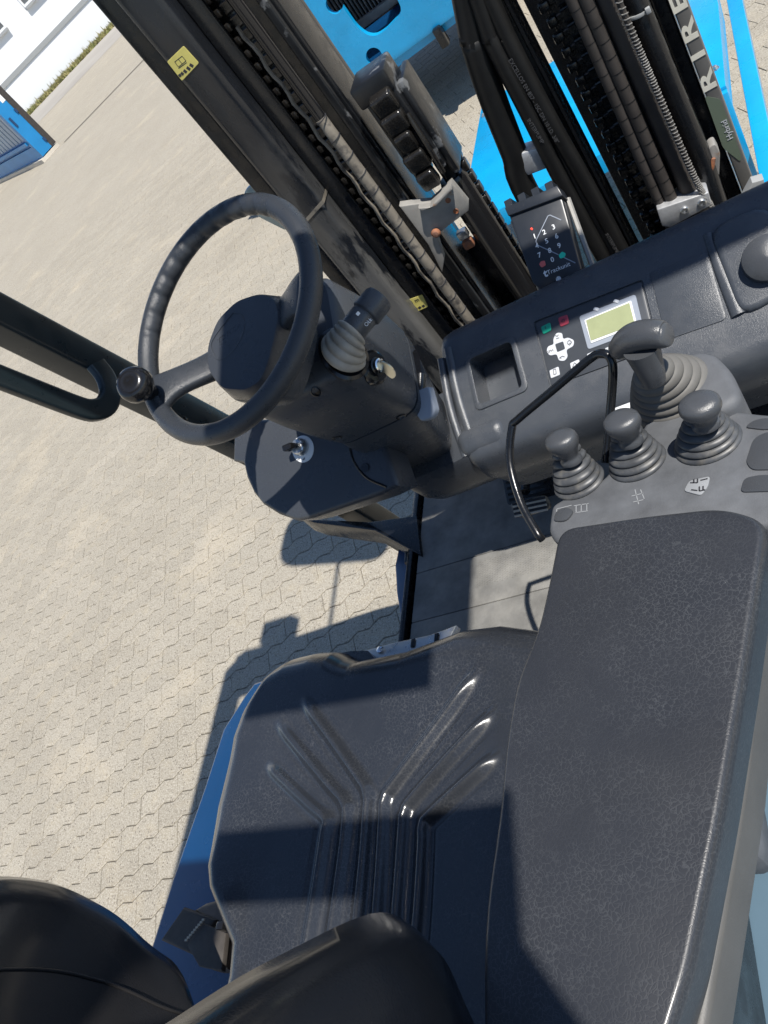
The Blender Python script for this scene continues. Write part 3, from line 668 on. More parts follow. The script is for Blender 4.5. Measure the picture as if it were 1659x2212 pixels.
# bent wire guard round the levers
gp = [Zp(1172, 1166, 1.40), Zp(1160, 1150, 1.41), Zp(1125, 1085, 1.43), Zp(1102, 1000, 1.46), Zp(1106, 925, 1.49), Zp(1120, 905, 1.50), Zp(1200, 838, 1.53), Zp(1275, 775, 1.555), Zp(1300, 764, 1.56), Zp(1318, 772, 1.555), Zp(1324, 800, 1.54), Zp(1320, 870, 1.50), Zp(1312, 960, 1.455), Zp(1308, 1000, 1.44)]
mb = MB(); mb.tube(gp, .0058, 12, 5); mb.build('lever_guard', M_black, con, ang=80)
q = Zp(1352, 882, 1.40); mb = MB(); mb.box((q.x - .02, q.y - .006, 1.392), (q.x + .012, q.y + .010, 1.40), .002); mb.build('paper_tag', M_white, con)
# ---------------------------------------------------------------- dashboard
DF = Frame((-.59, .99, 1.31), (1, 0, 0), (0, .849, .528))
prof = [(1.05, 1.10), (1.00, 1.19), (.982, 1.215), (.972, 1.25), (.968, 1.28), (.972, 1.295), (.982, 1.306), (.99, 1.3095), (1.16, 1.4156), (1.17, 1.419), (1.185, 1.42), (1.20, 1.412), (1.205, 1.395), (1.215, 1.20), (1.215, 1.10)]
def dring(x, s=1, dy=0):
    return [V((x, 1.10 + (y - 1.10) * s + dy, 1.26 + (z - 1.26) * s)) for y, z in prof]
mb = MB(); mb.poly([dring(-.592, .86), dring(-.588, .93), dring(-.578, .98), dring(-.56, 1), dring(.55, 1)])
dash = mb.build('dashboard', M_dash, truck, ang=40)
tr = DF.uvs([(1014, 777), (1104, 737), (1131, 836), (1036, 876)])
k = MB(); k.prism(rounded(tr, .008), -.055, .05, DF); cut(dash, k)
pn = DF.uvs([(1152, 695), (1388, 603), (1424, 752), (1188, 838)])
k = MB(); k.prism(rounded(pn, .006), -.004, .05, DF); cut(dash, k)
def frame_strip(pts, w, c0, c1, fr, name, m, parent, r=.01):
    o = rounded(pts, r); cx = sum(p[0] for p in o) / len(o); cy = sum(p[1] for p in o) / len(o)
    def off(d): return [(x + d * (x - cx) / math.hypot(x - cx, y - cy), y + d * (y - cy) / math.hypot(x - cx, y - cy)) for x, y in o]
    L = [off(-.0005), off(-.0005), off(w * .3), off(w), off(w)]; C = [c0, c1 * .8, c1, c1 * .6, c0]
    mb = MB(); mb.poly([[fr(x, y, c) for x, y in l] for l, c in zip(L, C)], cap0=False, cap1=False); return mb.build(name, m, parent)
frame_strip(tr, .011, -.001, .004, DF, 'tray_rim', M_dash, dash)
mb = MB(); mb.prism(rounded([(lerp(x, sum(p[0] for p in pn) / 4, .035), lerp(y, sum(p[1] for p in pn) / 4, .05)) for x, y in pn], .005), -.0035, -.0012, DF, bev=.0006); disp = mb.build('display_panel', M_panel, dash)
def flat(pts, c, h, m, name, parent, fr=DF, r=.002, uv=None):
    mb = MB(); mb.prism(rounded(uv or fr.uvs(pts), r), c, c + h, fr, bev=h * .35, seg=1); return mb.build(name, m, parent)
c4 = lambda x, y, k=1: (1143 + x * .17776, 619.3 + y * .17776)      # points read off an enlargement of the display
flat([c4(605, 360), c4(1290, 90), c4(1390, 510), c4(715, 765)], -.0010, .0012, M_panelg, 'screen_bezel', disp, r=.005)
flat([c4(672, 408), c4(1240, 170), c4(1315, 475), c4(755, 690)], .0003, .0012, M_white, 'screen_frame', disp, r=.002)
flat([c4(695, 412), c4(1222, 198), c4(1288, 460), c4(755, 660)], .0016, .0006, M_lcd, 'lcd_screen', disp, r=.001)
for x, y in ((817, 275), (1060, 180)):
    flat([c4(x - 42, y + 10), c4(x - 20, y - 28), c4(x + 40, y - 15), c4(x + 20, y + 28)], .0003, .0012, M_icon, 'indicator_lamp', disp, r=.003)
    flat([c4(x - 20, y + 6), c4(x - 8, y - 14), c4(x + 20, y - 8), c4(x + 8, y + 14)], .0016, .0006, M_white, 'lamp_lens', disp, r=.0015)
flat([c4(140, 490), c4(255, 432), c4(270, 530), c4(170, 580)], -.0010, .0016, M_green, 'start_button', disp, r=.0035)
flat([c4(350, 380), c4(465, 335), c4(485, 445), c4(380, 490)], -.0010, .0016, M_red, 'stop_button', disp, r=.0035)
cx = [c4(290, 640), c4(330, 560), c4(400, 560), c4(410, 640), c4(470, 615), c4(545, 650), c4(540, 720), c4(450, 770), c4(470, 850), c4(430, 905), c4(360, 900), c4(335, 820), c4(250, 840), c4(210, 790), c4(225, 725), c4(300, 700)]
flat(cx, -.0010, .0014, M_icon, 'cross_button', disp, r=.004)
flat([c4(318, 700), c4(415, 665), c4(440, 755), c4(345, 795)], .0005, .0012, M_panel, 'cross_button_center', disp, r=.002)
u_, v_ = DF.px(*c4(260, 785)); da = math.atan2(*(lambda a, b: (b[1] - a[1], b[0] - a[0]))(DF.px(*c4(605, 360)), DF.px(*c4(1290, 90))))
letters('SPH', DF, u_, v_, .0065, M_ink, disp, c=.0006)
letters('I', DF, *DF.px(*c4(203, 502)), .009, M_ink, disp, c=.0010); letters('O', DF, *DF.px(*c4(417, 416)), .008, M_ink, disp, c=.0010)
strokes([(c4(320, 595), c4(345, 605)), (c4(345, 605), c4(360, 585)), (c4(330, 635), c4(370, 622)), (c4(465, 680), c4(490, 650)), (c4(490, 650), c4(520, 675)), (c4(520, 675), c4(495, 712)), (c4(495, 712), c4(465, 690)), (c4(490, 690), c4(512, 690)), (c4(370, 870), c4(405, 845)), (c4(405, 845), c4(435, 855)), (c4(385, 862), c4(392, 878))], 'button_symbol', M_ink, disp, DF, c=.0012, w=.0005)
for x, y, nm in ((310, 1040, 'lamp_button'), (560, 950, 'warning_button'), (765, 840, 'function_button'), (985, 770, 'function_button')):
    flat([c4(x - 65, y - 20), c4(x + 45, y - 70), c4(x + 65, y + 30), c4(x - 45, y + 75)], -.0010, .0014, M_icon, nm, disp, r=.002)
strokes([(c4(295, 1010), c4(325, 1000)), (c4(325, 1000), c4(332, 1060)), (c4(332, 1060), c4(302, 1070)), (c4(302, 1070), c4(295, 1010)), (c4(530, 980), c4(552, 925)), (c4(552, 925), c4(592, 955)), (c4(592, 955), c4(530, 980))], 'button_symbol', M_ink, disp, DF, c=.0010, w=.0005)
bl = DF.uvs([(1404, 588), (1528, 545), (1570, 690), (1440, 735)])
mb = MB(); mb.prism(rounded(bl, .008), -.001, .0016, DF, bev=.0008); mb.build('blank_cover', M_dash, dash)
# raised ridge and hood knob at the right end
mb = MB(); mb.tube([DF.at(1528, 505, -.004), DF.at(1560, 590, -.004), DF.at(1597, 680, -.006)], lambda t: .008 + .006 * t, 14, 4); mb.build('dash_ridge', M_dash, dash)
rp = [DF.px(a, b) for a, b in ((1530, 495), (1660, 440), (1760, 600), (1600, 690))]
mb = MB(); mb.prism(rounded(rp, .03), -.004, .010, DF, bev=.0095, seg=6); mb.build('dash_hood', M_dash, dash)
q = DF.at(1660, 565, .012); mb = MB(); mb.lathe([(.034, -.02), (.036, .0), (.033, .02), (.022, .028), (0, .03)], q, DF.n + V((0, -.3, 0)), 36); mb.build('rotary_knob', M_knob, dash)
# left end cap ribs
for a, b, r_ in (((966, 752), (1022, 968), .010), ((950, 775), (1000, 985), .008)):
    mb = MB(); mb.tube([DF.at(*a, -.006), DF.at((a[0] + b[0]) / 2 - 4, (a[1] + b[1]) / 2, -.004), DF.at(*b, -.012)], r_, 12, 5); mb.build('end_rib', M_dash, dash)
ep = [Xp(a, b, -.575) for a, b in ((1000, 930), (1020, 985), (1090, 1008), (1105, 985), (1085, 900))]
mb = MB(); mb.prism([(p.y, p.z) for p in ep], 0, .1, Frame((-.60, 0, 0), (0, 1, 0), (0, 0, 1)), bev=.02, seg=5, only_top=False); mb.build('end_cap', M_dash, dash)

# keypad on its bracket behind the dash
KF = Frame(Yp(1178, 520, 1.27), (1, 0, 0), (0, .75, .66))
kp = KF.uvs([(1098, 462), (1212, 424), (1256, 585), (1240, 600), (1168, 626), (1150, 612)])
mb = MB(); mb.prism(rounded(kp, .008), -.03, -.001, KF, bev=.003); pad = mb.build('keypad', M_pad, truck)
kk = lambda x, y: (1135.5 + x * .09333, 442.4 + y * .09333)
hs = KF.uvs([(1092, 450), (1205, 402), (1218, 424), (1100, 468)])
mb = MB(); mb.prism(hs, -.034, .006, KF, bev=.002, only_top=False); mb.build('keypad_visor', M_pad, pad)
a, b = V(hs[0]), V(hs[1]); d = (b - a)
for t in (.08, .34, .60, .86):
    p = a + d * t; mb = MB(); mb.box((p.x - .006, p.y - .002, -.032), (p.x + .008, p.y + .012, .0055), .001, 1, KF); mb.build('visor_tooth', M_pad, pad)
for ch, x, y in (('1', 205, 730), ('2', 428, 635), ('3', 645, 515), ('4', 262, 950), ('5', 485, 840), ('6', 715, 728), ('7', 318, 1165), ('8', 555, 1060), ('9', 775, 945), ('0', 617, 1270)):
    letters(ch, KF, *KF.px(*kk(x, y)), .0125, M_white, pad, name='digit', c=-.0004, bold=.0002)
flat([kk(760, 1170), kk(840, 1080), kk(925, 1120), kk(905, 1210), kk(800, 1250)], -.0008, .0012, M_teal, 'confirm_key', pad, KF)
flat([kk(310, 1380), kk(350, 1310), kk(440, 1290), kk(465, 1400), kk(370, 1455)], -.0008, .0012, M_pink, 'cancel_key', pad, KF)
flat([kk(100, 560), kk(130, 520), kk(170, 545), kk(150, 590)], -.0008, .0012, M_led, 'status_lamp', pad, KF)
strokes([(kk(820, 350), kk(560, 235)), (kk(560, 235), kk(510, 260)), (kk(510, 260), kk(235, 830)), (kk(235, 830), kk(250, 900)), (kk(300, 945), kk(760, 1155)), (kk(880, 1215), kk(1150, 1345))], 'hexagon_line', M_panelg, pad, KF, c=-.0004, w=.0008)
ka, kb = KF.px(*kk(545, 1560)), KF.px(*kk(975, 1385)); letters('Trackunit', KF, (ka[0] + kb[0]) / 2, (ka[1] + kb[1]) / 2, .0112, M_white, pad, c=-.0004, ang=math.atan2(kb[1] - ka[1], kb[0] - ka[0]))
letters('t', KF, *KF.px(*kk(455, 1590)), .019, M_white, pad, name='logo', c=-.0004, bold=.0006)
mb = MB(); mb.lathe([(.0048, 0), (.0048, .0008), (.003, .001), (0, .001)], KF.at(*kk(757, 1715), -.0008), KF.n, 20); mb.build('screw', M_zinc, pad)
for s0_, s1_ in (((1095, 470), (1168, 652)), ((1215, 420), (1280, 598))):
    a, b = KF.at(*s0_, -.03), KF.at(*s1_, -.03); mb = MB(); mb.tube([a, b], .005, 6); mb.build('keypad_bracket', M_grey, pad)
for x, y in ((1205, 625), (1172, 640), (1245, 605)):
    q = KF.at(x, y, -.01); mb = MB(); mb.box(q - V((.009, .004, .004)), q + V((.009, .004, .004)), .002); mb.build('connector', M_icon, pad)

# ---------------------------------------------------------------- steering
wf = Frame((-.6546, .8409, 1.8247), (1, 0, .0428), (0, .9106, .4133))
def CFt(t): return Frame(wf(0, 0, -t), wf.u, wf.v)
R0, r0 = .1632, .0146
tor = []; NS = 288
al, ar = math.atan2(*wf.px(352, 838)[::-1]), math.atan2(*wf.px(668, 625)[::-1])
_g = sorted(math.atan2(*wf.px(*p)[::-1]) % (2 * math.pi) for p in ((335, 740), (600, 470))); gr0, gr1 = _g
for i in range(NS):
    a = 2 * math.pi * i / NS; ring = []
    da = (a - al) % (2 * math.pi)                          # finger grooves on the far left half of the rim
    g = .0026 * max(0, math.sin(a * 34)) ** .8 if gr0 < (a % (2 * math.pi)) < gr1 else 0
    for k in range(18):
        b = 2 * math.pi * k / 18; rr = r0 - g * max(0, math.cos(b - math.pi * .85))
        ring.append(wf((R0 + rr * math.cos(b)) * math.cos(a), (R0 + rr * math.cos(b)) * math.sin(a), rr * 1.05 * math.sin(b)))
    tor.append(ring)
mb = MB(); mb.poly(tor + [tor[0]], cap0=False, cap1=False); bmesh.ops.remove_doubles(mb.bm, verts=mb.bm.verts[:], dist=1e-5)
whl = mb.build('steering_wheel', M_wheel, truck, ang=80)
def spoke(a, w0, w1):
    rings = []
    for t in [k / 10 for k in range(11)]:
        r = lerp(.156, .045, t); c = lerp(-.002, -.052, smoothstep(t)); wd = lerp(w0, w1, t) * (1 + .9 * (1 - t) ** 5); th = lerp(.009, .016, t)
        rg = []
        for k in range(20):
            b = 2 * math.pi * k / 20; x = math.copysign(abs(math.cos(b)) ** .5, math.cos(b)) * wd; y = math.copysign(abs(math.sin(b)) ** .6, math.sin(b)) * th
            rg.append(wf(r * math.cos(a) - x * math.sin(a), r * math.sin(a) + x * math.cos(a), c + y))
        rings.append(rg)
    mb = MB(); mb.poly(rings); return mb.build('spoke', M_wheel, whl, ang=60)
spoke(al, .019, .024); spoke(ar, .019, .03)
# hub: faceted pad
hf = CFt(.018)
ho = hf.uvs([(447, 800), (446, 748), (468, 690), (510, 648), (558, 632), (592, 640), (604, 672), (594, 730), (578, 790), (562, 826), (530, 846), (478, 842)])
hcx = sum(p[0] for p in ho) / len(ho); hcy = sum(p[1] for p in ho) / len(ho)
def hs_(k, c): return [hf(hcx + (x - hcx) * k, hcy + (y - hcy) * k, c) for x, y in rounded(ho, .014)]
mb = MB(); mb.poly([hs_(.70, -.085), hs_(.98, -.078), hs_(1.10, -.050), hs_(1.12, -.030), hs_(1.115, -.028), hs_(1.09, -.026), hs_(1.095, -.024), hs_(1.00, -.003), hs_(.97, 0), hs_(.5, .0015)])
hub = mb.build('hub_cover', M_col, whl, ang=28)
oc = [hf.px(*p) for p in ((503, 668), (527, 675), (534, 698), (524, 735), (497, 772), (465, 790), (447, 770), (448, 740))]
ocx = V((sum(p[0] for p in oc) / 8, sum(p[1] for p in oc) / 8))
mb = MB(); ring = spline([V((ocx.x + .004 + (p[0] - ocx.x) * .8, ocx.y + (p[1] - ocx.y) * .85, 0)) for p in oc + oc[:1]], 6); mb.tube([hf(p.x, p.y, .0016) for p in ring], .0006, 6); mb.build('emblem_line', M_dash, whl)
letters('TOYOTA', hf, ocx.x + .004, ocx.y + .006, .0115, M_dash, whl, name='emblem_lettering', c=.0014, depth=.0004, ang=math.radians(4))
letters('R', hf, ocx.x + .002, ocx.y - .014, .009, M_dash, whl, name='emblem_lettering', c=.0014, depth=.0004)
# spinner knob
kb_ = wf(R0 * math.cos(al) * .97, R0 * math.sin(al) * .97, .006); kd = (Zp(268, 818, 1.862) - kb_).normalized(); L = .062
mb = MB(); mb.lathe([(.012, -.004), (.012, .012), (.0105, .018), (.0135, .024), (.021, .032), (.0255, .042), (.0255, .052), (.022, .060), (.0145, .0645), (.012, .064), (0, .0655)], kb_, kd, 40); mb.build('spinner_knob', M_gloss, whl, ang=50)
# column shroud
def sect(t, hx, hv, ou=0, ov=0, e=.35, n=40):
    f = CFt(t); r = []
    for k in range(n):
        b = 2 * math.pi * k / n; r.append(f(ou + hx * math.copysign(abs(math.cos(b)) ** e, math.cos(b)), ov + hv * math.copysign(abs(math.sin(b)) ** e, math.sin(b))))
    return r
mb = MB(); mb.poly([sect(.095, .045, .05, .0, .0), sect(.10, .05, .055), sect(.125, .052, .055), sect(.13, .088, .080, 0, .006), sect(.14, .096, .088, 0, .006), sect(.20, .098, .090, .0, .006), sect(.28, .096, .088, -.002, .006), sect(.33, .092, .083, -.004, .006), sect(.335, .086, .077, -.004, .006)])
shr = mb.build('column_shroud', M_col, truck, ang=38)
mb = MB(); mb.poly([sect(.337, .090, .080, -.004, .004), sect(.36, .090, .080, -.008, .002), sect(.44, .078, .070, -.026, -.002), sect(.52, .066, .062, -.040, -.012), sect(.56, .060, .056, -.046, -.014)]); mb.build('lower_shroud', M_col, shr, ang=38)
mb = MB(); mb.poly([sect(.54, .088, .072, -.03, -.022), sect(.55, .095, .078, -.03, -.022), sect(.62, .10, .085, -.02, -.03), sect(.66, .096, .08, -.02, -.03), sect(.70, .05, .05, -.01, -.03)]); mb.build('column_foot', M_col, shr, ang=38)
bpy.context.view_layer.update()
low = [c for c in shr.children if c.name.startswith('lower_shroud')][0]; dg_ = bpy.context.evaluated_depsgraph_get()
def hit(x, y, lift=0):                                   # where the sight line meets the shroud
    d = ray(x, y).normalized(); best = None
    for o in (shr, low):
        ok, p, n, _ = o.ray_cast(CAM, d)
        if ok and (best is None or (p - CAM).length < (best[0] - CAM).length): best = (p, n)
    if best is None: best = (CAM + d * 1.1, -d)
    return best[0] + best[1] * lift, best[1], d
for x, y in ((682, 846), (866, 900), (728, 946)):
    p, n, d = hit(x, y); mb = MB(); mb.lathe([(.0075, -.001), (.0085, .001), (.007, .0014), (.006, -.001), (0, -.001)], p, n, 20); mb.build('screw_recess', M_gloss, shr)
# stalk with pale bellows in a dark seat
p, n, d = hit(742, 765)
mb = MB(); mb.lathe([(.040, -.008), (.043, .002), (.038, .005), (.034, .002), (0, .002)], p, n, 32, 1, .8); mb.build('stalk_seat', M_gloss, shr)
sA = p + n * .002; dB = (p - CAM).length - .03
sB = CAM + ray(762, 712).normalized() * dB; sC = CAM + ray(822, 640).normalized() * (dB + .015)
ax = (sC - sB).normalized(); rings = []
for k in range(49):
    t = k / 48; c = sA.lerp(sB, t); nr = n.lerp(ax, .25 + t * .7).normalized(); x = V((1, 0, 0)); x = (x - nr * x.dot(nr)).normalized(); y = nr.cross(x)
    q = lerp(.033, .0185, t) + .0040 * abs(math.sin(math.pi * t * 5)) ** .7
    rings.append([c + (x * math.cos(b) + y * math.sin(b)) * q for b in [2 * math.pi * i / 32 for i in range(32)]])
mb = MB(); mb.poly(rings); stalk = mb.build('stalk_bellows', M_cream, shr, ang=80)
Ls = (sC - sB).length
mb = MB(); mb.lathe([(.017, -.006), (.0195, 0), (.0195, Ls * .40), (.0185, Ls * .42), (.0185, Ls * .45), (.0215, Ls * .47), (.0225, Ls * .5), (.0215, Ls * .9), (.0195, Ls * .97), (.015, Ls), (.010, Ls), (.009, Ls - .001), (0, Ls - .001)], sB, ax, 32); mb.build('light_stalk', M_knob, shr, ang=40)
vd = (CAM - sB).normalized(); vd = (vd - ax * vd.dot(ax)).normalized()
SF = Frame(sB + ax * Ls * .22 + vd * .0196, ax.cross(vd) * -1, ax)
letters('OFF', SF, -.009, .004, .0075, M_white, shr, ang=math.radians(90), c=.0006)
mb = MB(); mb.lathe([(.0014, 0), (0, .0003)], SF(.0, .004, .0006), SF.n, 10); mb.build('stalk_mark', M_white, shr)
mb = MB(); mb.box((.006, .001, .0), (.0105, .006, .0010), fr=SF); mb.build('stalk_mark', M_white, shr)
# ignition lock
ig, n, d = hit(805, 795, .004); igd = (n + (CAM - ig).normalized() * .4).normalized()
mb = MB(); mb.lathe([(.026, -.02), (.026, .0), (.022, .003), (.0135, .003), (.0135, .007), (.0115, .008), (.0115, .006), (0, .006)], ig, igd, 32); lock = mb.build('ignition_lock', M_gloss, shr)
mb = MB(); mb.lathe([(.0095, .0), (.0105, .005), (.0105, .008), (.0085, .009), (.0078, .006), (0, .006)], ig + igd * .005, igd, 28); mb.build('lock_ring', M_chrome, shr)
# tilt lever in its slot
p, n, d = hit(900, 790); TF = Frame(p, wf.u * .3 + wf.v * .0 + V((1, 0, 0)), ray(900, 760) * 0 + wf.n); TF = Frame(p, n.cross(wf.n).normalized() * -1, wf.n)
if TF.n.dot(CAM - p) < 0: TF = Frame(p, TF.u * -1, wf.n)
mb = MB(); mb.prism(rounded(TF.uvs([(889, 762), (897, 754), (906, 770), (909, 815), (898, 822)]), .004), -.004, .0012, TF); mb.build('lever_slot', M_gloss, shr)
a = TF.at(905, 812, .004); b = CAM + ray(908, 845).normalized() * ((p - CAM).length - .02)
mb = MB(); mb.tube([a, a.lerp(b, .6), b], .0095, 14, 3); mb.build('tilt_lever_neck', M_black, shr)
PFm = Frame(CAM + ray(916, 875).normalized() * ((p - CAM).length - .03), V((1, -.1, -.1)), V((-.1, .75, .65)))
mb = MB(); mb.prism(rounded(PFm.uvs([(892, 848), (930, 834), (944, 886), (936, 903), (912, 911), (900, 893)]), .006), -.010, .006, PFm, bev=.004, seg=3); mb.build('tilt_lever', M_panelg, shr)
# side panel with rotary switch, left of the column
pt = 1.484; SP = Frame(CAM + ray(655, 968) * pt, (1, 0, 0), (0, .8, .6))
so = SP.uvs([(503, 925), (501, 997), (523, 1000), (530, 1032), (545, 1065), (565, 1090), (600, 1112), (640, 1126), (672, 1120), (820, 1070), (860, 1050), (830, 960), (700, 900), (560, 905)])
mb = MB(); mb.prism(so, -.07, 0, SP, bev=.011, seg=4); sp_ = mb.build('side_panel', M_col, truck, ang=45)
mb = MB(); mb.tube([SP.at(754, 918, .0), SP.at(760, 985, .0), SP.at(790, 1030, .0), SP.at(835, 1052, .0)], .0025, 8, 5); mb.build('panel_seam', M_gloss, sp_)
mb = MB(); mb.lathe([(.0255, 0), (.0255, .0012), (.0245, .0016), (0, .0016)], SP.at(655, 970, 0), SP.n, 40); mb.build('switch_plate', M_white, sp_)
mb = MB(); mb.lathe([(.0165, .0016), (.0165, .010), (.0145, .013), (.0145, .016), (.012, .018), (0, .018)], SP.at(653, 966, 0), SP.n, 36); mb.build('switch_collar', M_zinc, sp_)
q = SP.px(648, 966); mb = MB(); mb.box((q[0] - .014, q[1] - .006, .018), (q[0] + .008, q[1] + .006, .038), .003, 2, SP); mb.build('switch_grip', M_gloss, sp_)
for x in (646, 657):
    a = SP.px(x, 992); letters('off' if x > 650 else 'on', SP, a[0], a[1], .006, M_ink, sp_, c=.0019)
mb = MB(); mb.lathe([(.0075, 0), (.008, .002), (0, .002)], SP.at(790, 1010, .001), SP.n, 20); mb.build('screw_recess', M_gloss, sp_)
# key left in the lock
key = MB(); kd_ = (CAM + ray(858, 822) .normalized() * ((ig - CAM).length - .01) - (ig + igd * .01)).normalized(); kn = kd_.cross(igd).normalized()
KFm = Frame(ig + igd * .008, igd, kd_)
kq = rounded([(.0, -.004), (.010, -.006), (.020, .002), (.024, .014), (.020, .024), (.010, .026), (.004, .014)], .005)
key.prism(kq, -.0012, .0012, KFm, bev=.0005); key = key.build('ignition_key', M_brass)
tag(key, 'small brass ignition key standing in the lock on the steering column', 'key')
# ---------------------------------------------------------------- overhead guard: pillar in view, unseen roof above us, its plates shaped to cast the shadows on seat and ground
XP = -1.25
pl = [Xp(905, 1182, XP), Xp(770, 1098, XP), Xp(620, 1010, XP), Xp(440, 915, XP), Xp(0, 690, XP)]
top = pl[-1] + (pl[-1] - pl[2]).normalized() * .9; k_ = (2.90 - pl[-1].z) / (top.z - pl[-1].z); top = pl[-1].lerp(top, k_)
ROOF = 2.90
def bar(path, wx, wy, name, m, parent, bev=.008):
    mb = MB(); rings = []
    for i, p in enumerate(path):
        t = (path[min(i + 1, len(path) - 1)] - path[max(i - 1, 0)]).normalized(); x = V((1, 0, 0)); x = (x - t * x.dot(t)).normalized(); y = t.cross(x)
        o = rounded([(-wx, -wy), (wx, -wy), (wx, wy), (-wx, wy)], bev, 3); rings.append([p + x * a + y * b for a, b in o])
    mb.poly(rings); return mb.build(name, m, parent, ang=40)
M_teal_steel = mat('teal_black_steel', (.012, .020, .024), .32, rvar=.08, vscale=12, bump=.1, bscale=200)
pil = bar(spline(pl + [top], 4), .034, .036, 'front_pillar', M_teal_steel, truck)
gh = [Xp(206, 786, XP + .045), Xp(228, 815, XP + .05), Xp(238, 850, XP + .055), Xp(228, 876, XP + .055), Xp(205, 886, XP + .055), Xp(175, 882, XP + .055), Xp(90, 850, XP + .055), Xp(0, 815, XP + .055), Xp(-90, 780, XP + .055)]
bar(spline(gh, 4), .010, .022, 'grab_handle', M_teal_steel, pil, .006)
q = Xp(400, 906, XP + .03); mb = MB(); mb.lathe([(.006, 0), (.007, .002), (0, .003)], q, (1, 0, 0), 16); mb.build('pillar_bolt', M_gloss, pil)
q0, q1 = Xp(640, 1110, -1.06), Xp(905, 1200, -1.06)
mb = MB(); bq = [Zp(a, b, .97) for a, b in ((620, 1095), (770, 1100), (872, 1085), (880, 1172), (862, 1164), (780, 1120), (650, 1105))]
mb.prism([(p.x, p.y) for p in bq], .84, .91, bev=.006); mb.build('cowl_corner', M_black, truck)
def sheet(pts, name, m=M_black, z=ROOF, h=.03):
    mb = MB(); mb.prism(pts, z, z + h, bev=.004); return mb.build(name, m, pil)
fy = .86
XR = -1.33
sheet([(XR, -1.0), (XR + .13, -1.0), (XR + .13, fy - .22), (XR + .30, fy - .20), (XR + .30, fy + .02), (XR + .10, fy + .02), (XR, fy - .07)], 'roof_rail')
sheet([(XR + .303, .70), (1.1, .70), (1.1, fy + .02), (XR + .303, fy + .02)], 'roof_rail')
sheet([(-.26, .095), (.13, .085), (.13, .58), (-.15, .58), (-.15, .30), (-.26, .30)], 'roof_panel')
sheet([(XR + .133, -.33), (-.25, -.33), (-.25, -.13), (XR + .133, -.13)], 'roof_bar')
sheet([(-.247, -.20), (.05, -.20), (.05, -.33), (.37, -.33), (.29, -.24), (.277, -.10), (-.247, -.10)], 'roof_bar')
sheet([(XR + .133, -.85), (.48, -.85), (.372, -.333), (XR + .133, -.333)], 'roof_bar')
sheet([(1.0, -1.0), (1.1, -1.0), (1.1, .697), (1.0, .697)], 'roof_rail')
sheet([(XR + .133, -1.0), (.995, -1.0), (.995, -.9), (XR + .133, -.9)], 'roof_rail')
mb = MB(); mb.box((-1.16, fy + .04, ROOF - .14), (-.98, fy + .16, ROOF - .005), .01); mb.build('work_light', M_black, pil)
mb = MB(); mb.box((-1.33, -1.05, .4), (-1.25, -.95, ROOF)); mb.build('rear_pillar', M_black, truck)
mb = MB(); mb.box((1.0, -1.0, 1.0), (1.08, -.92, ROOF)); mb.build('rear_pillar', M_black, truck)
# unseen plate added on the guard to cast the lobed shadow beside the truck
mz = 2.85; mx, my = -2.36 + .47 * mz, 2.24 - .27 * mz
mb = MB(); mb.prism(rounded([(mx - .15, my - .13), (mx + .55, my - .30), (mx + .55, my + .06), (mx - .15, my + .20)], .13, 6), mz, mz + .02); shadow_pl = mb.build('shadow_plate', M_black, pil)
mb = MB(); mb.tube([V((mx + .25, my, mz + .01)), V((mx + .3, fy, ROOF + .01))], .01, 8); mb.build('shadow_plate_arm', M_black, pil)

# ---------------------------------------------------------------- mast
M_paleg = mat('lamp_glass', (.42, .50, .46), .15, coat=.5)
Z0, Z1 = .55, 3.1
def col(x0, x1, y0, y1, name, m, parent, bev=.004, z0=Z0, z1=Z1):
    mb = MB(); mb.box((x0, y0, z0), (x1, y1, z1), bev, 3); return mb.build(name, m, parent)
mast = col(-.832, -.752, 1.485, 1.57, 'mast', M_rub, truck, .016)
col(-.874, -.836, 1.508, 1.68, 'outer_channel', M_black, mast)
col(-.835, -.62, 1.665, 1.69, 'channel_web', M_black, mast, .002)
col(-.752, -.735, 1.60, 1.66, 'channel_lip', M_black, mast, .002)
col(-.675, -.614, 1.56, 1.66, 'inner_upright', M_black, mast, .006)
col(-.640, -.622, 1.542, 1.557, 'slide_strip', M_worn, mast, .004)
# strap round the left upright
mb = MB(); p = Yp(690, 455, 1.484)
pr = [(-.834, 1.483), (-.75, 1.483), (-.75, 1.572), (-.834, 1.572)]; mb.poly([[V((x * 1.0, y, p.z - .004 + (x + .8) * .25)) for x, y in pr], [V((x, y, p.z + .004 + (x + .8) * .25)) for x, y in pr]], cap0=False, cap1=False); mb.build('strap', M_wrap, mast)
MF = Frame((0, 1.4845, 0), (1, 0, 0), (0, 0, 1))
def sticker(pts, fr, parent): return flat(pts, .0, .0008, M_yellow, 'warning_sticker', parent, fr, r=.003)
c1 = lambda x, y: (x * .4444, y * .4444)
st = sticker([c1(812, 300), c1(893, 222), c1(968, 305), c1(885, 393)], MF, mast)
strokes([(c1(870, 360), c1(880, 372)), (c1(880, 352), c1(893, 362)), (c1(893, 340), c1(908, 352)), (c1(908, 326), c1(925, 338)), (c1(922, 312), c1(940, 322))], 'chevrons', M_ink, mast, MF, c=.0010, w=.0028)
strokes([(c1(850, 300), c1(885, 272)), (c1(885, 272), c1(905, 295)), (c1(905, 295), c1(868, 325)), (c1(868, 325), c1(850, 300)), (c1(867, 287), c1(887, 310)), (c1(868, 332), c1(908, 303))], 'booklet_symbol', M_ink, mast, MF, c=.0010, w=.0006)
col(-.750, -.714, 1.525, 1.537, 'inner_face', M_black, mast, .002)
MF2 = Frame((0, 1.5235, 0), (1, 0, 0), (0, 0, 1))
sticker([(872, 651), (912, 636), (925, 662), (889, 678)], MF2, mast)
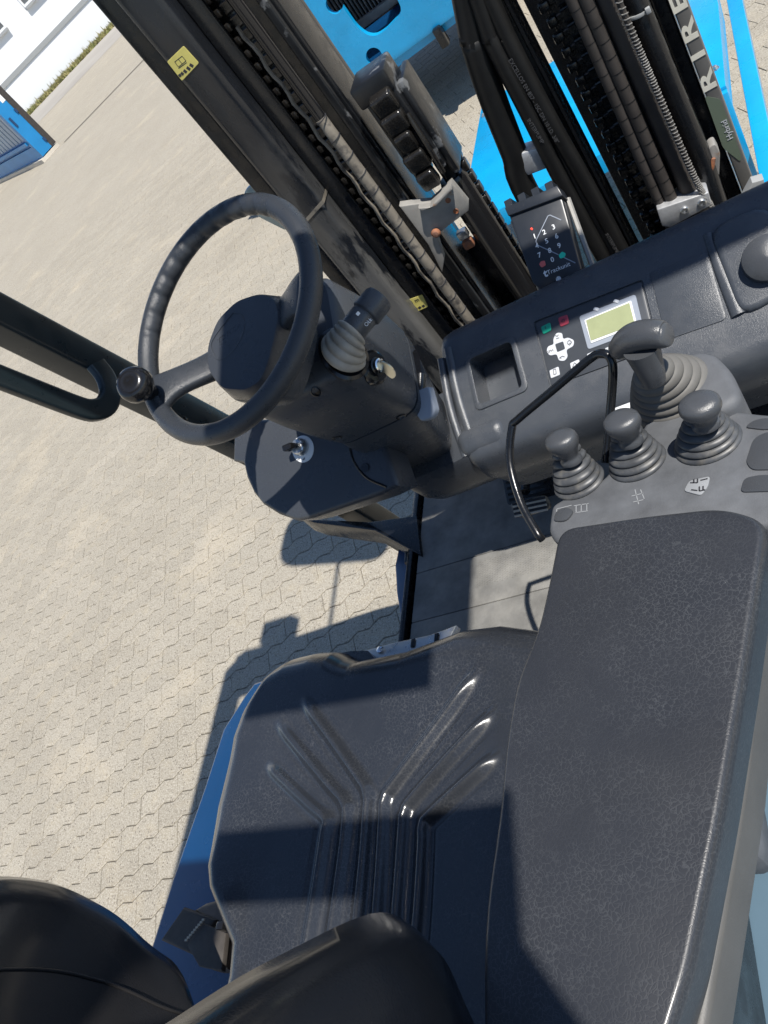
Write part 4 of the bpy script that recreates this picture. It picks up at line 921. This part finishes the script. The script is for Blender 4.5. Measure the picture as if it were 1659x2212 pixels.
u_, v_ = MF2.px(897, 655); letters('3 m', MF2, u_ + .002, v_ + .006, .0155, M_ink, mast, c=.0012, ang=0); 
strokes([((889, 672), (894, 668)), ((896, 669), (901, 665)), ((904, 666), (909, 662)), ((912, 662), (917, 659))], 'chevrons', M_ink, mast, MF2, c=.0012, w=.003)
# lift chains: alternating link plates
def chain(a, b, pitch, wdt, name, parent, thick=.016, size=.012):
    a, b = V(a), V(b); n = int((b - a).length / pitch); core = MB(); core.box((a.x - wdt * .30, a.y + .002, a.z), (a.x + wdt * .30, a.y + thick * .8, b.z), .001)
    ch = core.build(name, M_chain, parent); L1 = MB()
    for sx in (-1, 1):                                   # a pair of rounded lugs either side of a sunk middle
        L1.box((sx * wdt * .5 - sx * wdt * .02, -.010, -pitch * .30), (sx * wdt * .13, .006, pitch * .30), .0035, 2)
    L1.box((-wdt * .16, -.004, -pitch * .2), (wdt * .16, .004, pitch * .2), .002, 1)
    first = None
    for k in range(n):
        p = a.lerp(b, (k + .5) / n); sx = 1 if k % 2 else .9
        Mx = Matrix.Translation(p) @ Matrix.Diagonal((sx, 1, 1, 1))
        if first is None:
            first = L1.build('chain_link', M_chain, None, smooth=True); first.matrix_basis = Mx; put(first, ch)
        else: share(first, 'chain_link', Mx, ch)
    return ch
def vert(px, py, Y): return Yp(px, py, Y).x
cx1 = vert(468, 0, 1.565)
chain((cx1, 1.565, .8), (cx1, 1.565, 2.35), .027, .050, 'lift_chain', mast)
# spiral wrapped hose along the inner upright
hx = vert(880, 510, 1.49); zt = Yp(690, 260, 1.49).z
mb = MB(); mb.tube([V((hx, 1.49, .8)), V((hx, 1.49, 1.2)), V((hx, 1.49, zt - .1)), V((hx - .002, 1.495, zt))], .0118, 16, 6); wh = mb.build('wrapped_hose', M_wrap, mast)
mb = MB(); mb.tube([V((hx - .002, 1.494, zt - .02)), V((hx - .003, 1.50, zt + .1)), V((hx - .004, 1.50, 2.7))], .012, 14, 5); mb.build('bare_hose', M_gloss, mast)
for k in range(30):
    z = .95 + k * .043; mb = MB(); mb.tube([V((hx + 0.0121 * math.cos(t), 1.49 + .0121 * math.sin(t), z + t * .0022)) for t in [math.pi * (.9 + .1 * i) for i in range(13)]], .0011, 5)
    if z < zt: mb.build('wrap_seam', M_ink, wh)
hx2 = vert(838, 492, 1.53)
mb = MB(); mb.tube([V((hx2 + .003 * math.sin(k * 1.7), 1.53, .8 + k * .02)) for k in range(60)], .004, 6); mb.build('thin_cable', M_wrap, mast)
# lift cylinder with crosshead, sheave and chain
cyx = vert(1075, 545, 1.56); ctop = Yp(965, 395, 1.56).z
mb = MB(); mb.lathe([(.031, 0), (.031, ctop - .75 - .01), (.027, ctop - .75), (0, ctop - .75)], (cyx, 1.58, .75), (0, 0, 1), 28); cyl = mb.build('lift_cylinder', M_gloss, mast)
mb = MB(); mb.lathe([(.017, 0), (.017, .12), (0, .12)], (cyx, 1.58, ctop), (0, 0, 1), 20); mb.build('piston_rod', M_black, cyl)
cz = Yp(905, 300, 1.56).z; cxx = vert(872, 290, 1.54)
mb = MB(); mb.lathe([(.0, -.022), (.075, -.022), (.078, -.018), (.066, -.006), (.066, .006), (.078, .018), (.075, .022), (0, .022)], (cxx + .015, 1.58, cz + .01), (1, 0, 0), 36); mb.build('sheave', M_black, cyl)
for dx in (-.036, .036):
    x = cxx + .015 + dx; mb = MB(); mb.box((x - .008, 1.53, cz - .09), (x + .008, 1.63, cz + .12), .006); mb.build('crosshead_cheek', M_worn, cyl)
p0 = Yp(812, 158, 1.53); mb = MB(); mb.box((cxx - .035, 1.515, p0.z - .040), (cxx + .045, 1.60, p0.z + .004), .006); mb.build('crosshead_cap', M_worn, cyl)
mb = MB(); mb.box((cxx + .030, 1.518, cz - .06), (cxx + .044, 1.60, p0.z - .012), .003); mb.build('crosshead_plate', M_worn, cyl)
# heavy chain running over the sheave: chunky links on the near side
lk = None
for k in range(5):
    t = k / 4; px_, py_ = lerp(830, 925, t), lerp(222, 385, t); q = Yp(px_, py_, 1.512)
    mb = MB()
    if lk is None:
        mb.box((-.024, -.014, -.021), (.024, .014, .021), .007, 3); lk = mb.build('heavy_link', M_chain, None); lk.matrix_basis = Matrix.Translation(q) @ Matrix.Rotation(.25, 4, 'X'); put(lk, cyl)
    else: share(lk, 'heavy_link', Matrix.Translation(q) @ Matrix.Rotation(.25 - .05 * (k % 2), 4, 'X') @ Matrix.Diagonal((1 if k % 2 else .8, 1, 1, 1)), cyl)
mb = MB(); q0, q1 = Yp(880, 245, 1.51), Yp(958, 372, 1.51); mb.tube([q0, q0.lerp(q1, .5) + V((.004, -.01, 0)), q1], .005, 8, 4); mb.build('sheave_guard', M_chain, cyl)
sx_ = vert(1010, 370, 1.60); kz0, kz1 = Yp(1130, 590, 1.60).z, Yp(930, 215, 1.60).z; n = 16
for k in range(n):
    z = lerp(kz0, kz1, k / (n - 1)); c = share(lk, 'chain_plate', Matrix.Translation((sx_ + .002, 1.60, z)) @ Matrix.Diagonal((.32, .8, .62, 1)), cyl)
xa, xb_ = vert(950, 560, 1.65), vert(1120, 640, 1.65); zc0 = Yp(985, 540, 1.65).z
col(xa - .05, xb_, 1.65, 1.67, 'cross_member', M_black, mast, .003, z1=zc0)
# grey bracket plate beside the cylinder
BF = Frame((0, 1.50, 0), (1, 0, 0), (0, 0, 1))
bk = [(862, 446), (905, 440), (930, 438), (955, 415), (975, 395), (1012, 440), (1012, 456), (948, 505), (940, 500), (960, 560), (955, 590), (925, 530)]
mb = MB(); mb.prism(BF.uvs(bk), -.02, 0, BF, bev=.003); brk = mb.build('bracket_plate', M_grey, mast)
mb = MB(); mb.prism(BF.uvs([(905, 440), (930, 438), (955, 415), (975, 395), (978, 400), (945, 435), (912, 447)]), 0, .018, BF, bev=.002); mb.build('bracket_flange', M_grey, brk)
for x, y in ((968, 433), (985, 456)):
    mb = MB(); mb.lathe([(.006, 0), (.0055, .0015), (.0042, .0015), (.0042, .0006), (0, .0006)], BF.at(x, y, 0), BF.n, 16); mb.build('bolt_hole', M_rust, brk)
q = BF.at(942, 500, .004); mb = MB(); mb.lathe([(.010, 0), (.0105, .003), (.006, .008), (0, .009)], q, BF.n, 14); mb.build('weld', M_rust, brk)
for x, y, m in ((1000, 505, M_zinc), (1012, 525, M_rust)):
    q = Yp(x, y, 1.56); mb = MB(); mb.box(q - V((.012, .01, .010)), q + V((.012, .01, .010)), .003); mb.build('valve_nut', m, mast)
# right side: hoses, second chain, clamp, lettered beam
def hose(pts, Y, r, m, name='hose', ext=True, sm_=5):
    p = [Yp(a, b, Y) for a, b in pts]; 
    if ext: p = [p[0] + (p[0] - p[1]).normalized() * .6] + p + [V((p[-1].x, Y, .85))]
    mb = MB(); mb.tube(p, r, 14, sm_); return mb.build(name, m, mast, ang=80)
hose([(1012, 20), (1023, 81), (1060, 200), (1110, 330), (1150, 440)], 1.54, .026, M_hose)
h2 = hose([(1040, 20), (1060, 81), (1140, 240), (1237, 434)], 1.52, .0165, M_hose)
h3 = hose([(1068, 20), (1096, 81), (1190, 262), (1290, 440)], 1.52, .0155, M_hose)
M_dimh = mat('faint_print', (.075, .075, .078), .6)
def along(txt, a, b, Y, size, m):
    f = Frame((0, Y, 0), (1, 0, 0), (0, 0, 1)); p, q = f.px(*a), f.px(*b); letters(txt, f, (p[0] + q[0]) / 2, (p[1] + q[1]) / 2, size, m, mast, name='hose_print', ang=math.atan2(q[1] - p[1], q[0] - p[0]), c=.0004, depth=.0001)
along('EXCELLOS EN 857 - 1SC DN 10 I.D. 3/8"', (1092, 112), (1212, 322), 1.5038, .0105, M_dimh)
along('INTERPUMP', (1127, 235), (1185, 330), 1.5028, .0105, M_dimh); along('INTERPUMP', (1298, 485), (1345, 565), 1.5038, .0105, M_dimh)
bx0, bx1 = vert(1100, 0, 1.56), vert(1122, 48, 1.56)
col(bx0 - .006, bx1 - .002, 1.56, 1.64, 'middle_upright', M_black, mast)
col(vert(1018, 60, 1.57), bx0 - .009, 1.57, 1.59, 'hose_tray', M_black, mast, .003)
cx2 = vert(1206, 16, 1.62)
chain((cx2, 1.60, .8), (cx2, 1.60, 2.3), .030, .056, 'lift_chain', mast)
col(vert(1160, 60, 1.68), vert(1420, 0, 1.68), 1.68, 1.70, 'back_plate', M_black, mast, .002)
hd = hose([(1236, 0), (1330, 218), (1426, 440)], 1.52, .0105, M_hosed); he = hose([(1266, 0), (1357, 214), (1449, 427)], 1.52, .0125, M_hosed)
hf_ = hose([(1313, 0), (1401, 205), (1489, 410)], 1.53, .0185, M_hosed)
for pts, r in ((((1236, 0), (1426, 440)), .0105), (((1266, 0), (1449, 427)), .0125)):
    a, b = Yp(*pts[0], 1.52), Yp(*pts[1], 1.52)
    for k in range(14):
        c = a.lerp(b, (k + .5) / 14); mb = MB(); mb.lathe([(r * 1.03, -.0008), (r * 1.05, 0), (r * 1.03, .0008)], c, (b - a), 14); mb.build('hose_rib', M_hose, hd if r < .012 else he)
along('1SC DN 12 I.D. 1/2" - W.P. 2320', (1332, 12), (1415, 205), 1.5100, .012, M_hoseprint); along('INTERPUMP', (1431, 238), (1458, 305), 1.5100, .0125, M_hoseprint); along('EXCEL', (1488, 375), (1506, 415), 1.5100, .012, M_hoseprint)
sp = [Yp(a, b, 1.50) for a, b in ((1340, 10), (1420, 200), (1500, 383), (1549, 473))]; sp = [sp[0] + (sp[0] - sp[1]).normalized() * .4] + sp + [V((sp[-1].x + .004, 1.5, .9))]
core = MB(); core.tube(sp, .0052, 8, 4); core = core.build('spring_hose', M_hosed, mast); pth = spline(sp, 150); mb = MB(); hel = []
mb.tube([p + V((.006 * math.cos(i * 1.1), .006 * math.sin(i * 1.1), 0)) for i, p in enumerate(pth)], .0011, 4); mb.build('coil_wire', M_grey, core)
hose([(1383, 27), (1450, 190), (1519, 353), (1560, 470)], 1.55, .020, M_black, 'steel_tube')
for a in ((1378, 25), (1562, 460)):
    q = Yp(*a, 1.55); mb = MB(); mb.lathe([(.0212, -.003), (.022, 0), (.0212, .003)], q, (.1, 0, 1), 24); mb.box(q + V((.012, -.026, -.004)), q + V((.02, -.018, .006)), .001); mb.build('cable_tie', M_trim, mast)
# clamp block
KB = Frame((0, 1.50, 0), (1, 0, 0), (0, 0, 1)); kbp = KB.uvs([(1418, 450), (1530, 412), (1537, 440), (1448, 488), (1430, 486)])
mb = MB(); mb.prism(kbp, -.05, .006, KB, bev=.003, only_top=False); clamp = mb.build('hose_clamp', M_alu, mast)
for x, y in ((1478, 450), (1515, 434)):
    q = KB.at(x, y, .006); mb = MB(); mb.lathe([(.0085, 0), (.0085, .003), (.007, .0045), (.0045, .0045), (.0045, .0015), (0, .0015)], q, KB.n, 20); mb.build('clamp_bolt', M_zinc, clamp)
kb2 = KB.uvs([(1118, 345), (1170, 328), (1185, 375), (1140, 392), (1118, 362)]); mb = MB(); mb.prism(kb2, -.06, -.02, KB, bev=.004, only_top=False); mb.build('cable_clamp', M_alu, mast)
OB = Frame((0, 1.545, 0), (1, 0, 0), (0, 0, 1)); mb = MB(); mb.prism(rounded(OB.uvs([(1530, 320), (1545, 310), (1556, 330), (1553, 400), (1530, 420), (1510, 405), (1535, 370)]), .006), -.03, .0, OB, bev=.003); ob = mb.build('tube_bracket', M_grey, mast)
mb = MB(); mb.tube([OB.at(1512, 392, .004), OB.at(1530, 378, .006), OB.at(1537, 355, .006), OB.at(1540, 340, .004)], .005, 8, 4); mb.build('bracket_edge', M_rust, ob)
# lettered right beam
M_beam = mat('beam_paint', (.15, .145, .135), .45, var=.12, vscale=14)
M_dim = mat('dim_print', (.085, .085, .088), .6)
xb0, xb1 = vert(1446, 0, 1.6), vert(1500, 40, 1.6)
col(vert(1405, 0, 1.62), xb0 - .003, 1.615, 1.75, 'right_channel', M_trim if False else M_black, mast)
col(xb0, xb1, 1.60, 1.66, 'lettered_beam', M_beam, mast, .003)
LF = Frame((0, 1.5995, 0), (1, 0, 0), (0, 0, 1)); xm = (xb0 * .55 + xb1 * .45)
c2 = lambda x, y: (1415.7 + x * .17332, y * .17332)
for ch, a in (('R', (548, 1070)), ('I', (438, 745)), ('R', (318, 450)), ('E', (175, 110))):
    u, v = LF.px(*c2(*a)); letters(ch, LF, xm + .001, v, .034, M_ivory, mast, c=.0004, ang=math.radians(90), sx=2.0, bold=.0009)
gpts = [(xm - .014, LF.px(*c2(640, 1180))[1]), (xb1 - .005, LF.px(*c2(720, 1280))[1]), (xb1 - .005, LF.px(*c2(950, 2000))[1]), (xm + .004, LF.px(*c2(930, 2080))[1]), (xm - .016, LF.px(*c2(830, 1850))[1])]
mb = MB(); mb.prism(rounded(gpts, .008), .0, .0006, LF); mb.build('green_badge', M_greenmark, mast)
letters('Hybrid', LF, xm + .002, (gpts[0][1] + gpts[2][1]) / 2 - .01, .016, M_icon, mast, c=.0012, ang=math.radians(90))
# blue deck of the truck beyond the mast
dz_ = .70
dk = [Zp(a, b, dz_) for a, b in ((1014, 373), (1040, 226), (1062, 212))]
mb = MB(); mb.prism([(-.98, 2.93), (dk[0].x, dk[0].y), (dk[1].x, dk[1].y), (dk[2].x, dk[2].y), (.075, dk[2].y - .05), (.055, 3.55), (-.012, 2.93)], .62, dz_, bev=.006); deck = mb.build('load_deck', M_blue, truck)
for x, y in ((1046, 250), (1545, 150)):
    q = Zp(x, y, dz_); mb = MB(); mb.lathe([(.016, 0), (.016, .004), (.010, .004), (.009, .012), (.006, .014), (0, .014)], q, (0, 0, 1), 6); mb.build('deck_bolt', M_zinc, deck, ang=20)
mb = MB(); mb.box((-.062, 2.90, 0.08), (-.012, 2.926, .69), .004); mb.build('deck_post', M_blue, deck)
a, b = Zp(1588, 0, .45), Zp(1668, 400, .45); ua = (a - b).normalized()
bar([b - ua * .5, b, a, a + ua * .8], .03, .03, 'side_rail', M_blue, truck, .004)
gq = [Yp(a, b, 1.35) for a, b in ((1600, 440), (1625, 395), (1650, 388), (1665, 470), (1610, 480))]
mb = MB(); mb.prism([(p.x, p.z) for p in gq], -.02, 0, Frame((0, 1.35, 0), (1, 0, 0), (0, 0, 1)), bev=.003); mb.build('guard_plate', M_trim, truck)

q = Frame((0, 1.66, 0), (1, 0, 0), (0, 0, 1)); mb = MB(); mb.prism(rounded(q.uvs([(524, 440), (528, 412), (548, 398), (640, 450), (620, 500), (560, 470)]), .012), -.012, 0, q, bev=.002); mb.build('side_lamp', M_paleg, mast)
